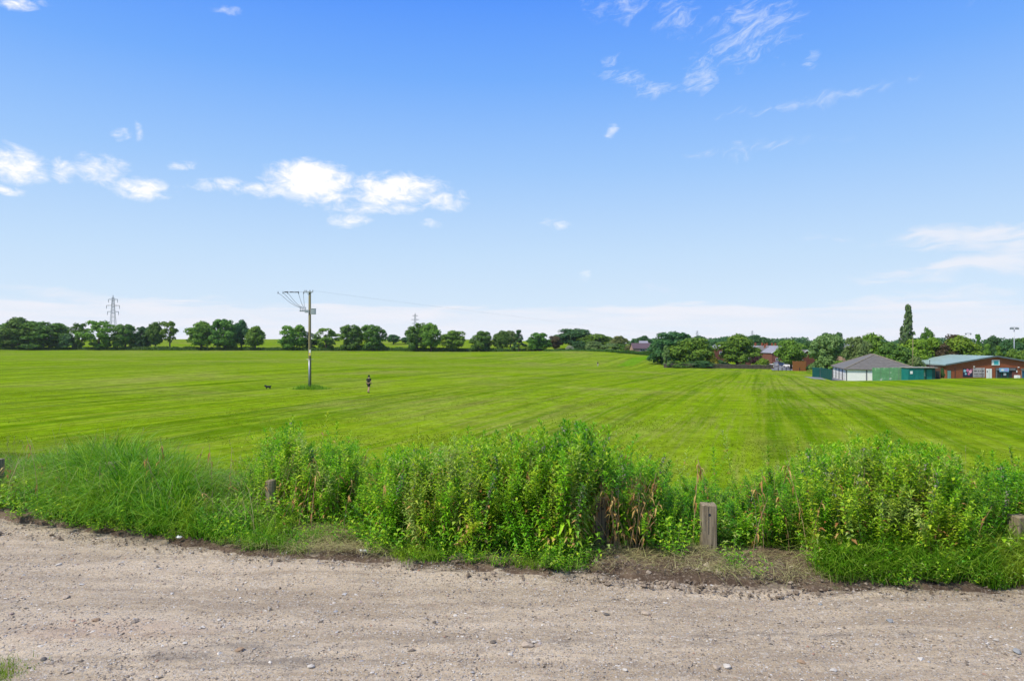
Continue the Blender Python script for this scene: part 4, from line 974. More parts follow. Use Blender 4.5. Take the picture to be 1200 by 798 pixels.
# ------------------------------------------------------------------ houses
def house(px0, px1, D, eave, ridge, base, depth, wall, roof, label, gable='side', wins=(), chims=(), rz=0.0, name='house', group='houses beyond the field'):
    k = D / 800; a = Vector((px2x(px0, D), D, py2z(base, D))); r = empty(name, a, R(rz)); tag(r, label, 'house', group)
    Wd = (px1 - px0) * k; ze = py2z(eave, D) - a.z; zr = py2z(ridge, D) - a.z
    if gable == 'side':    # ridge runs along x, slope faces the field
        V = [(0, 0), (Wd, 0)]
        MB().box(0, Wd, 0, depth, -2.5, ze).build('wall', M[wall], r)
        V = [(-.3, -.35, ze - .1), (Wd + .3, -.35, ze - .1), (Wd + .3, depth / 2, zr), (-.3, depth / 2, zr), (-.3, depth + .35, ze - .1), (Wd + .3, depth + .35, ze - .1)]
        V += [(x, y, z - .15) for x, y, z in V]
        MB().add(V, [(0, 1, 2, 3), (3, 2, 5, 4), (0, 6, 7, 1), (4, 5, 11, 10), (0, 3, 9, 6), (3, 4, 10, 9), (1, 7, 8, 2), (2, 8, 11, 5), (6, 9, 8, 7), (9, 10, 11, 8)]).build('roof', M[roof], r)
        for s in (0, Wd): MB().prism([(0, 0)] * 0 or [(s - .02, 0), (s + .02, 0), (s + .02, 0.01)], 0, .01) if False else None
        for s in (.02, Wd - .02): MB().add([(s, .05, ze), (s, depth - .05, ze), (s, depth / 2, zr - .25), (s + .01, .05, ze), (s + .01, depth - .05, ze), (s + .01, depth / 2, zr - .25)], [(0, 1, 2), (3, 5, 4), (0, 3, 4, 1), (1, 4, 5, 2), (2, 5, 3, 0)]).build('gable', M[wall], r)
    else:                  # gable faces the field
        MB().prism([(0, -2.5), (Wd, -2.5), (Wd, ze), (Wd / 2, zr - .1), (0, ze)], 0, depth).build('wall', M[wall], r)
        V = [(-.3, -.3, ze - .15), (Wd / 2, -.3, zr), (Wd + .3, -.3, ze - .15), (-.3, depth + .3, ze - .15), (Wd / 2, depth + .3, zr), (Wd + .3, depth + .3, ze - .15)]; V += [(x, y, z + .16) for x, y, z in V]
        MB().add(V, [(0, 1, 4, 3), (1, 2, 5, 4), (6, 9, 10, 7), (7, 10, 11, 8), (0, 6, 7, 1), (1, 7, 8, 2), (3, 4, 10, 9), (4, 5, 11, 10), (0, 3, 9, 6), (2, 8, 11, 5)]).build('roof', M[roof], r)
        m = MB()
        for xe in (-.3, Wd + .3): m.add([(xe, -.36, ze - .3), (Wd / 2, -.36, zr - .15), (Wd / 2, -.36, zr + .2), (xe, -.36, ze + .05), (xe, -.31, ze - .3), (Wd / 2, -.31, zr - .15), (Wd / 2, -.31, zr + .2), (xe, -.31, ze + .05)],
                                        [(0, 1, 2, 3), (4, 7, 6, 5), (0, 4, 5, 1), (1, 5, 6, 2), (2, 6, 7, 3), (3, 7, 4, 0)])
        m.build('barge_board', M['white_paint'], r)
    for x0, x1, y0, y1, nm in wins:
        w = MB().box((x0 - px0) * k, (x1 - px0) * k, -.06, .02, py2z(y1, D) - a.z, py2z(y0, D) - a.z).build(nm, M['white_paint'], r)
        u0, u1, v0, v1 = (x0 - px0) * k + .1, (x1 - px0) * k - .1, py2z(y1, D) - a.z + .1, py2z(y0, D) - a.z - .1
        mid_ = (u0 + u1) / 2
        for s0, s1 in ((u0, mid_ - .04), (mid_ + .04, u1)): MB().box(s0, s1, -.08, -.062, v0, v1).build('pane', M['glass'], w)
    for cx in chims:
        x = (cx - px0) * k; yc = depth / 2 if gable == 'side' else depth * .3; zz = zr - .5 if gable == 'side' else (ze + zr) / 2
        c = MB().box(x - .35, x + .35, yc - .3, yc + .3, zz, zr + 1.0).build('chimney', M['brick_red'], r); MB().bar((x - .15, yc, zr + 1), (x - .15, yc, zr + 1.3), .11, 6).bar((x + .18, yc, zr + 1), (x + .18, yc, zr + 1.3), .11, 6).build('chimney_pot', M['brick_red'], c)
    return r
house(742, 764, 330, 408, 402, 413.5, 9, 'brick_pale', 'tile_purple', 'bungalow with a purple-brown roof behind the end of the hedge', wins=((750, 756, 409, 411.6, 'window'), (758, 762.5, 409, 411.6, 'window')))
house(751, 760, 352, 403.5, 399.5, 412, 8, 'white_paint', 'slate_pale', 'small pale house showing over the bungalow roof')
house(826, 843, 330, 410, 404, 420, 9, 'brick_dark', 'slate_pale', 'grey roofed house seen between the sycamore and the maple', chims=(829,))
house(838, 853, 300, 408.5, 404, 428, 9, 'brick_dark', 'slate_pale', 'red brick gable house behind the small pale caravan', gable='front', wins=((843, 847, 412, 416, 'window'),))
house(879, 899, 300, 411.5, 405, 432, 10, 'brick_house', 'slate_pale', 'left terraced house with a pale slate roof and red chimneys', chims=(882, 890, 898), wins=((883, 886, 414, 418, 'window'), (893, 896, 414, 418, 'window')))
house(897, 907, 290, 410.5, 406, 432, 12, 'brick_dark', 'slate', 'narrow dark brick terraced house with a red chimney', gable='front', chims=(900,), wins=((899.5, 901.5, 413, 417, 'window'),))
house(900, 915, 320, 408, 405, 430, 9, 'brick_house', 'slate_pale', 'terraced house with two red chimneys at the back of the row', chims=(903, 909, 913))
house(904.5, 927, 262, 413.5, 406.3, 432, 11, 'brick_house', 'slate_pale', 'red brick house with a white-edged gable right of the terrace', gable='front', wins=((909, 913, 419.5, 423, 'window'),))
house(936, 955, 236, 418, 410.5, 434, 10, 'brick_dark', 'slate', 'dark brick house with white barge boards behind the orange fence', gable='front', wins=((937.5, 941, 421.5, 427, 'window'),))
house(868, 880, 262, 421, 418.5, 433, 5, 'brick_dark', 'slate', 'low outbuilding behind the wall under the maple')
house(987, 1002, 260, 406, 403, 425, 9, 'brick_pale', 'slate_pale', 'pale roofed house glimpsed between trees above the garages', wins=((990, 993, 408, 411, 'window'),))
# ------------------------------------------------------------------ wall, fences, bollards
def long_wall():
    n = 26; D0, D1 = 226, 229; p0, p1 = 778, 906
    a = on(p0, D0); r = empty('brick_wall', a); tag(r, 'long low dark brick wall along the field edge below the big trees', 'wall')
    for i in range(n):
        f0, f1 = i / n, (i + 1) / n
        A = on(p0 + (p1 - p0) * f0, D0 + (D1 - D0) * f0); B = on(p0 + (p1 - p0) * f1, D0 + (D1 - D0) * f1)
        h = py2z(427.0, D0) - py2z(431.4, D0); h *= 1 + .05 * math.sin(i * 2.1)
        x0, x1 = A.x - a.x, B.x - a.x - .03; z = (A.z + B.z) / 2 - a.z; y = (A.y + B.y) / 2 - a.y
        s = MB().box(x0, x1, y - .17, y + .17, z - .8, z + h).build('wall_panel', M['stone_wall'], r)
        MB().box(x0 - .02, x1 + .02, y - .23, y + .23, z + h + .002, z + h + .12).build('coping', basic('coping', (.2, .17, .14), .2, 2) if 'coping' not in M else M['coping'], s)
        M.setdefault('coping', bpy.data.materials['coping'])
long_wall()
a = on(929, 214); r = empty('timber_fence', a); tag(r, 'orange-brown timber board fence by the dark brick house', 'fence')
for k in range(28):
    hgt = py2z(423.3, 214) - a.z; MB().box(k * .15, k * .15 + .14, 0, .03 + .01 * (k % 2), -.3, hgt + .03 * math.sin(k)).build('board', M['fence_orange'], r)
for k in range(4): MB().box(k * 1.38, k * 1.38 + .12, .05, .17, -.3, py2z(422.6, 214) - a.z).build('post', M['fence_orange'], r)
for k, px in enumerate((912, 916.5, 921.3, 926, 937, 945)):
    b = on(px, 212 + k * .5); q = MB().box(-.09, .09, -.09, .09, -.3, 1.0).box(-.11, .11, -.11, .11, 1.002, 1.06).build('bollard', M['dark_opening'], loc=b)
    tag(q, ['leftmost dark bollard of the row in front of the parked cars', 'second dark bollard from the left before the parked cars', 'third dark bollard, left of the round street tree', 'dark bollard at the foot of the round street tree', 'dark bollard in front of the orange timber fence', 'rightmost dark bollard of the row, by the low dark bush'][k], 'bollard', 'dark bollards at the car park edge')
# street and lay-by behind the wall, drive beside the garages
def patch(name, pts, mat, lift=.03):
    V = []; bmv = [Vector(p) for p in pts]; n = 14
    A, B, C_, Dd = bmv
    for i in range(n + 1):
        for j in range(n + 1):
            p = A.lerp(B, i / n).lerp(Dd.lerp(C_, i / n), j / n); V.append((p.x, p.y, 0))
    Va = np.array(V); Va[:, 2] = gh(Va[:, 0], Va[:, 1]) + lift; idx = np.arange((n + 1) ** 2).reshape(n + 1, n + 1)
    F = np.stack([idx[:-1, :-1], idx[1:, :-1], idx[1:, 1:], idx[:-1, 1:]], -1).reshape(-1, 4)
    me = np_mesh(name, Va, F, mat); tag(link(name, me), kind='structure')
def g2(px, D): return (px2x(px, D), D, 0)
patch('street', [g2(905, 217), g2(934, 217), g2(930, 330), g2(895, 330)], M['asphalt'], .1)
patch('path', [g2(941, 151), g2(961, 145.5), g2(969, 134), g2(951, 139)], M['asphalt'], .04)
patch('drive', [g2(961, 150), g2(978, 150), g2(990, 131.5), g2(975, 131)], M['asphalt'], .05)

# ------------------------------------------------------------------ cars
def car(px, D, rz, paint, label):
    b = on(px, D); r = empty('parked_car', b + Vector((0, 0, .1)), R(rz)); tag(r, label, 'car', 'cars parked beyond the wall')
    prof = [(-2.1, .3), (-2.12, .75), (-1.95, .95), (-1.2, 1.0), (-1.9 + .35, 1.0), (1.05, 1.0), (1.95, .82), (2.1, .6), (2.1, .3)]
    prof = [(-2.1, .3), (-2.12, .75), (-1.98, .98), (1.05, 1.0), (1.95, .82), (2.1, .6), (2.1, .3)]
    MB().prism(prof, -.85, .85).build('body', paint, r, bevel=.06)
    MB().prism([(-1.9, 1.0), (-1.55, 1.4), (-.2, 1.46), (.35, 1.4), (1.1, 1.0)], -.72, .72).build('cabin', M['glass'], r, bevel=.03)
    MB().prism([(-1.55, 1.41), (-.2, 1.475), (.35, 1.41), (.3, 1.5), (-.2, 1.53), (-1.5, 1.48)], -.7, .7).build('roof', paint, r)
    for x in (-1.3, 1.3):
        for y in (-.86, .86):
            w = MB().bar((x, y - .1, .32), (x, y + .1, .32), .32, 14).build('wheel', M['rubber'], r); MB().bar((x, y - .12, .32), (x, y + .12, .32), .18, 10).build('rim', M['galv'], w)
    for y in (-.6, .6): MB().box(2.06, 2.13, y - .16, y + .16, .6, .74).build('headlight', M['white_paint'], r); MB().box(-2.15, -2.1, y - .14, y + .14, .7, .9).build('tail_light', M['brick_red'], r)
M['car_silver'] = basic('car_silver', (.5, .52, .56), .04, 1, .3, .0, .4); M['car_white'] = basic('car_white', (.75, .75, .75), .04, 1, .3, 0)
M['car_blue'] = basic('car_blue', (.1, .16, .3), .04, 1, .3, 0, .4)
car(903, 232, 75, M['car_white'], 'white hatchback parked beside the bright round bush')
car(908.5, 246, 80, M['car_silver'], 'silver car parked behind the white hatchback in the street')
car(914, 252, 10, M['car_blue'], 'dark blue car parked in front of the white-gabled house')
car(924, 240, 100, M['car_white'], 'white car parked right beside the round street tree')
car(919, 262, 20, M['car_silver'], 'silver car parked farthest back in the street')
car(851, 240, 5, M['car_white'], 'pale car roof showing over the wall left of the large maple')

# ------------------------------------------------------------------ people and dog
def skin_mesh(name, joints, edges, mat, parent, sub=2):
    me = bpy.data.meshes.new(name); me.from_pydata([j[:3] for j in joints], edges, []); ob = link(name, me)
    md = ob.modifiers.new('Skin', 'SKIN'); 
    for i, j in enumerate(joints):
        rr = j[3]; rr = rr if hasattr(rr, '__len__') else (rr, rr); me.skin_vertices[0].data[i].radius = rr
    me.skin_vertices[0].data[0].use_root = True
    s = ob.modifiers.new('Sub', 'SUBSURF'); s.levels = sub; s.render_levels = sub
    dg = bpy.context.evaluated_depsgraph_get(); dg.update(); m2 = bpy.data.meshes.new_from_object(ob.evaluated_get(dg)); bpy.data.objects.remove(ob)
    m2.name = name; m2.polygons.foreach_set('use_smooth', [True] * len(m2.polygons)); m2.materials.clear(); m2.materials.append(mat)
    return link(name, m2, parent)
def person(px, D, h, rz, top, legs, label, sleeve=True):
    """stands facing local +x; walking"""
    b = on(px, D); s = h / 1.75; r = empty('person', b, R(rz), (s, s, s)); tag(r, label, 'person', None)
    J = [(0, 0, .95, .13), (0, 0, 1.12, .115), (.02, 0, 1.32, (.13, .15)), (.03, 0, 1.45, .07), (.05, 0, 1.53, .055), (.07, 0, 1.63, .092), (.075, 0, 1.7, .075),
         (.0, .1, .88, .09), (.14, .1, .5, .062), (.0, .11, .12, .04), (.12, .11, .045, .035),
         (0, -.1, .88, .09), (-.04, -.1, .5, .06), (-.12, -.1, .1, .04), (0, -.1, .04, .035),
         (.02, .2, 1.40, .055), (-.06, .25, 1.14, .042), (.06, .26, .9, .032), (.02, -.2, 1.40, .055), (.0, -.25, 1.13, .042), (.16, -.24, .95, .032),
         (.09, .265, .84, .03), (.2, -.245, .9, .03)]
    E = [(0, 1), (1, 2), (2, 3), (3, 4), (4, 5), (5, 6), (0, 7), (7, 8), (8, 9), (9, 10), (0, 11), (11, 12), (12, 13), (13, 14), (2, 15), (15, 16), (16, 17), (17, 21), (2, 18), (18, 19), (19, 20), (20, 22)]
    skin_mesh('body', J, E, M['skin'], r)
    m = MB()
    for (hx, hy, hz) in ((.1, .265, .82), (.215, -.245, .88)):
        for k in range(4): m.tube([(hx, hy + (k - 1.5) * .017, hz), (hx + .02, hy + (k - 1.5) * .018, hz - .04), (hx + .01, hy + (k - 1.5) * .018, hz - .075 + abs(k - 1.5) * .008)], [.009, .008, .006], 5)
        m.tube([(hx, hy - .03, hz + .02), (hx + .035, hy - .035, hz - .01), (hx + .045, hy - .03, hz - .035)], [.01, .009, .007], 5)
    m.build('hand', M['skin'], r)
    skin_mesh('shirt', [(0, 0, .93, .145), (0, 0, 1.12, .13), (.02, 0, 1.33, (.145, .165)), (.02, 0, 1.43, .09), (.02, .2, 1.40, .072), (-.04, .245, 1.2, .062), (.02, -.2, 1.40, .072), (.0, -.245, 1.2, .062)],
              [(0, 1), (1, 2), (2, 3), (2, 4), (4, 5), (2, 6), (6, 7)], top, r)
    if legs == 'shorts': skin_mesh('shorts', [(0, 0, .94, .14), (0, .1, .86, .105), (.1, .1, .6, .09), (0, -.1, .86, .105), (-.03, -.1, .6, .09)], [(0, 1), (1, 2), (0, 3), (3, 4)], M['black_cloth'], r)
    else: skin_mesh('trousers', [(0, 0, .94, .14), (0, .1, .86, .105), (.14, .1, .5, .08), (0, .11, .1, .06), (0, -.1, .86, .105), (-.04, -.1, .5, .08), (-.12, -.1, .1, .06)], [(0, 1), (1, 2), (2, 3), (0, 4), (4, 5), (5, 6)], legs, r)
    for x, y, z in ((0, .11, .0), (-.12, -.1, 0)): skin_mesh('shoe', [(x - .04, y, z + .05, .045), (x + .08, y, z + .045, .045), (x + .18, y, z + .035, .035)], [(0, 1), (1, 2)], M['black_cloth'], r, 1)
    skin_mesh('hair', [(.03, 0, 1.67, .085), (.06, 0, 1.72, .085), (.01, 0, 1.62, .06)], [(0, 1), (0, 2)], M['black_cloth'], r)
    m = MB()
    for s2 in (-1, 1): m.bar((.152, s2 * .032, 1.655), (.162, s2 * .032, 1.655), .012, 6)
    m.bar((.15, 0, 1.64), (.18, 0, 1.61), .012, 5, .018).box(.15, .16, -.025, .025, 1.575, 1.583); m.build('face', M['dry_stem'], r)
person(432, depth_at(432, 461.2), 1.76, 62, M['black_cloth'], 'shorts', 'person in a black top and shorts walking alone across the mown field')
M['cloth_pale'] = basic('cloth_pale', (.45, .42, .4), .1, 8, .9)
person(700.5, 232, 1.6, 90, M['black_cloth'], M['cloth_pale'], 'tiny far person in a dark top and pale trousers on the field below the hedge')
def dog():
    b = on(314.5, depth_at(314.5, 457.5)); r = empty('dog', b, R(172), (1.0, 1.0, 1.0)); tag(r, 'small black dog standing on the grass left of the utility pole', 'dog')
    J = [(0, 0, .27, .12), (.2, 0, .28, .135), (-.17, 0, .28, .12), (.3, 0, .33, .1), (.38, 0, .37, .095), (.48, 0, .33, .045),
         (.2, .07, .2, .04), (.2, .07, .1, .025), (.21, .07, .02, .022), (.2, -.07, .2, .04), (.24, -.07, .1, .025), (.22, -.07, .02, .022),
         (-.2, .07, .22, .055), (-.13, .07, .15, .035), (-.23, .07, .09, .022), (-.2, .07, .02, .022), (-.2, -.07, .22, .055), (-.14, -.07, .15, .035), (-.25, -.07, .09, .022), (-.23, -.07, .02, .022),
         (-.28, 0, .36, .03), (-.38, 0, .46, .02), (.36, .06, .45, .025), (.36, -.06, .45, .025)]
    E = [(0, 1), (0, 2), (1, 3), (3, 4), (4, 5), (1, 6), (6, 7), (7, 8), (1, 9), (9, 10), (10, 11), (2, 12), (12, 13), (13, 14), (14, 15), (2, 16), (16, 17), (17, 18), (18, 19), (2, 20), (20, 21), (4, 22), (4, 23)]
    skin_mesh('body', J, E, M['black_cloth'], r)
    m = MB()
    for s in (-1, 1): m.add([(.34, s * .05, .46), (.4, s * .08, .44), (.36, s * .11, .36), (.35, s * .08, .42)], [(0, 1, 2), (0, 2, 3), (0, 3, 1), (1, 3, 2)])
    m.build('ear', M['black_cloth'], r)
dog()

# ------------------------------------------------------------------ verge plants
MATS_W = [M['stem'], M['weed_leaf'], M['tassel'], M['dry_leaf'], M['dry_stem'], M['weed_leaf_light'], M['weed_leaf_deep']]
class Plant:
    def __init__(s, seed): s.V = []; s.F = []; s.m = []; s.rg = random.Random(seed)
    def tri(s, V, F, mi):
        o = len(s.V); s.V += [tuple(v) for v in V]; s.F += [tuple(i + o for i in f) for f in F]; s.m += [mi] * len(F)
    def stem(s, pts, r0, r1, mi=0):
        n = 3; V = []; N = len(pts)
        for k, p in enumerate(pts):
            rr = r0 + (r1 - r0) * k / (N - 1)
            for i in range(n):
                t = 2.094 * i + .4; V.append((p[0] + math.cos(t) * rr, p[1] + math.sin(t) * rr, p[2]))
        F = []
        for k in range(N - 1):
            for i in range(n):
                a, b, c, d = k * n + i, k * n + (i + 1) % n, (k + 1) * n + (i + 1) % n, (k + 1) * n + i; F += [(a, b, c), (a, c, d)]
        s.tri(V, F, mi)
    def leaf(s, p, az, el, L, Wd, mi, droop=.35):
        d = Vector((math.cos(az) * math.cos(el), math.sin(az) * math.cos(el), math.sin(el))); u = Vector((-math.sin(az), math.cos(az), 0)); n = d.cross(u) * -1
        p = Vector(p); mdl = p + d * L * .45; tip = p + d * L * .97 + Vector((0, 0, -droop * L)); up = Vector((0, 0, 1)) if abs(n.z) < .1 else n * (1 if n.z > 0 else -1)
        fold = up * Wd * .25
        s.tri([p, mdl + u * Wd * .5 + fold, mdl - u * Wd * .5 + fold, mdl, tip], [(0, 1, 3), (0, 3, 2), (3, 1, 4), (3, 4, 2)], mi)
    def finish(s): return np.array(s.V, np.float32), np.array(s.F, np.int32), np.array(s.m, np.int32)
def willowherb(seed, H=1.7, leaf=1, branch=5, bare=.22, dry=.1, dens=1.0, tassel=0.0, nettle=False):
    P_ = Plant(seed); rg = P_.rg; lx, ly = rg.uniform(-.13, .13), rg.uniform(-.13, .13)
    def axis(t): return (lx * t * t * H, ly * t * t * H, t * H)
    P_.stem([axis(t) for t in (0, .25, .5, .75, 1)], .006, .002)
    n = int(48 * dens * H / 1.7 * (1.35 if not nettle else 1)); a = rg.uniform(0, 6.28)
    for i in range(n):
        t = bare + (1 - bare) * (i / n) ** .9; a += 2.4 + rg.uniform(-.3, .3) if not nettle else (3.14 if i % 2 else 1.57 + rg.uniform(-.2, .2))
        top = (t - bare) / (1 - bare); L = (.165 if not nettle else .125) * (1 - .38 * top ** 2) * rg.uniform(.75, 1.2); Wd = L * (.30 if not nettle else .55)
        mi = leaf; 
        if rg.random() < dry * (1.8 - 1.8 * top): mi = 3
        P_.leaf(axis(t), a, -.15 + .95 * top + rg.uniform(-.25, .25), L, Wd, mi, .5 * (1 - top) + .1)
        if tassel and top > .35 and rg.random() < tassel:
            for q in range(3): P_.leaf(axis(t), a + rg.uniform(-.8, .8), rg.uniform(-.2, .6), .055, .022, 2, .7)
    for j in range(branch):
        t0 = rg.uniform(.42, .88); b0 = axis(t0); az = rg.uniform(0, 6.28); L = H * (1.02 - t0) * rg.uniform(.55, .95)
        def bx_(t, az=az, L=L, b0=b0): return (b0[0] + math.cos(az) * L * .45 * t, b0[1] + math.sin(az) * L * .45 * t, b0[2] + L * (.35 * t + .6 * t * t))
        P_.stem([bx_(0), bx_(.5), bx_(1)], .003, .0015); k = max(5, int(13 * dens * L / .5)); aa = 0
        for i in range(k):
            t = .15 + .85 * i / k; aa += 2.4; l = .125 * (1 - .35 * t) * rg.uniform(.8, 1.25); P_.leaf(bx_(t), aa, .25 + .7 * t, l, l * .27 if not nettle else l * .5, leaf, .2)
    tp = axis(1)
    for i in range(7): P_.leaf((tp[0], tp[1], tp[2] - .01 * i), i * 2.4, 1.25 - i * .14, .075 + .01 * i, .024, leaf, .05)
    if tassel:
        for i in range(int(26 * tassel) + 6):
            t = rg.uniform(.72, 1.0); p = axis(t); P_.leaf((p[0], p[1], p[2]), rg.uniform(0, 6.28), rg.uniform(.1, .9), .04, .026, 2, .3)
    return P_.finish()
def deadstem(seed, H=1.0):
    P_ = Plant(seed); rg = P_.rg; lx, ly = rg.uniform(-.2, .2), rg.uniform(-.2, .2)
    pts = [(lx * t * t * H, ly * t * t * H, t * H) for t in (0, .33, .66, 1)]
    P_.stem(pts, .006, .003, 4)
    for i in range(rg.randint(4, 11)):
        t = rg.uniform(.3, 1); P_.leaf((lx * t * t * H, ly * t * t * H, t * H), rg.uniform(0, 6.28), rg.uniform(-1.2, 0), rg.uniform(.07, .13), .025, 3, .6)
    return P_.finish()
def lowherb(seed, H=.35):
    P_ = Plant(seed); rg = P_.rg
    for j in range(5):
        az = rg.uniform(0, 6.28); l = H * rg.uniform(.6, 1.1); sp = rg.uniform(.1, .45)
        pts = [(math.cos(az) * sp * t, math.sin(az) * sp * t, l * t) for t in (0, .5, 1)]; P_.stem(pts, .003, .0015); a = 0
        for i in range(9):
            t = .15 + .85 * i / 9; a += 2.4; P_.leaf((pts[2][0] * t, pts[2][1] * t, l * t), a, .2 + .5 * t, rg.uniform(.05, .1), rg.uniform(.022, .045), rg.choice((1, 1, 5, 6)), .3)
    return P_.finish()
PW = [willowherb(1, leaf=1), willowherb(2, leaf=5, branch=6), willowherb(3, leaf=1, branch=8, bare=.3), willowherb(4, leaf=6, branch=4), willowherb(5, leaf=5, branch=3, dry=.2),
      willowherb(6, leaf=1, tassel=.5, nettle=True, branch=3), willowherb(7, leaf=6, tassel=.7, nettle=True, branch=2), willowherb(8, leaf=1, branch=6, dry=.05), willowherb(9, leaf=5, branch=7, tassel=.25), willowherb(10, leaf=1, nettle=True, branch=4), willowherb(11, leaf=5, nettle=True, branch=3, dry=.2)]
PD = [deadstem(i) for i in range(3)]; PL = [lowherb(i) for i in range(4)]
SPIKE = [willowherb(21, leaf=1, branch=2, dens=1.1), willowherb(22, leaf=5, branch=1, dens=.8)]
def pmesh(name, p): return np_mesh(name, p[0], p[1], MATS_W, p[2])
MW = [pmesh('tall_weed', p) for p in PW]; MS = [pmesh('tall_weed', p) for p in SPIKE]; MD = [pmesh('dead_stem', p) for p in PD]
def joined(name, items, label, cat='weeds'):
    """items: (plant arrays, x, y, z, scale, rot, lean) -> one stuff mesh"""
    Vs, Fs, Ms, o = [], [], [], 0
    for (V, F, m), x, y, z, s, a, (tx, ty) in items:
        c, sn = math.cos(a), math.sin(a); sx = s if not hasattr(s, '__len__') else s[0]; sz = s if not hasattr(s, '__len__') else s[1]
        q = np.empty_like(V); q[:, 0] = (V[:, 0] * c - V[:, 1] * sn) * sx + V[:, 2] * tx + x; q[:, 1] = (V[:, 0] * sn + V[:, 1] * c) * sx + V[:, 2] * ty + y; q[:, 2] = V[:, 2] * sz + z
        Vs.append(q); Fs.append(F + o); Ms.append(m); o += len(V)
    ob = link(name, np_mesh(name, np.concatenate(Vs), np.concatenate(Fs), MATS_W, np.concatenate(Ms))); tag(ob, label, cat, None, 'stuff'); return ob
# silhouette of the growth and how far back from the track edge it starts, against bearing (px)
TX = [-400, 0, 60, 100, 150, 200, 240, 280, 310, 340, 400, 430, 470, 510, 550, 600, 640, 680, 720, 750, 790, 860, 900, 930, 970, 1030, 1100, 1160, 1200, 1640]
TY = [600, 600, 590, 575, 572, 575, 585, 556, 522, 505, 510, 540, 530, 515, 504, 518, 514, 507, 520, 545, 562, 566, 545, 528, 516, 520, 530, 550, 545, 545]
BX = [-400, 260, 300, 330, 430, 460, 690, 705, 765, 790, 945, 968, 1640]; BY = [1.5, 1.4, 1.3, 1.3, 1.1, .3, .3, .65, .9, 1.3, 1.3, .35, .35]
POSTS = [(830, 9.4, 590, .20), (705, 9.75, 583, .20), (317, 11.1, 562, .17), (133, 12.3, 541, .2), (-5, 13.0, 538, .2), (1195, 8.95, 604, .2)]
def scatter_weeds():
    rg = random.Random(11); out = []
    for i in range(7000):
        px = rg.uniform(-350, 1600); u = rg.random() ** 1.15; x0 = px2x(px, 10.0)
        e = float(edge(np.array([x0]))[0]); y = e + np.interp(px, BX, BY) + u * 3.0; x = px2x(px, y); px_ = px
        e = float(edge(np.array([x]))[0]); dd = y - e - np.interp(px, BX, BY)
        if dd < 0 or dd > 3.1: continue
        if px < 285 and rg.random() > (.22 if px > 20 else .12): continue
        if any(abs(px - q[0]) < 15 and y < q[1] + .15 for q in POSTS if q[0] in (830, 317, 1195)): continue
        if 1165 < px < 1225 and y < 9.05: continue
        if 686 < px < 722 and y < 9.85: continue
        if 303 < px < 331 and y < 11.2: continue
        out.append((px, x, y, dd))
    rg.shuffle(out)
    return out[:2300]
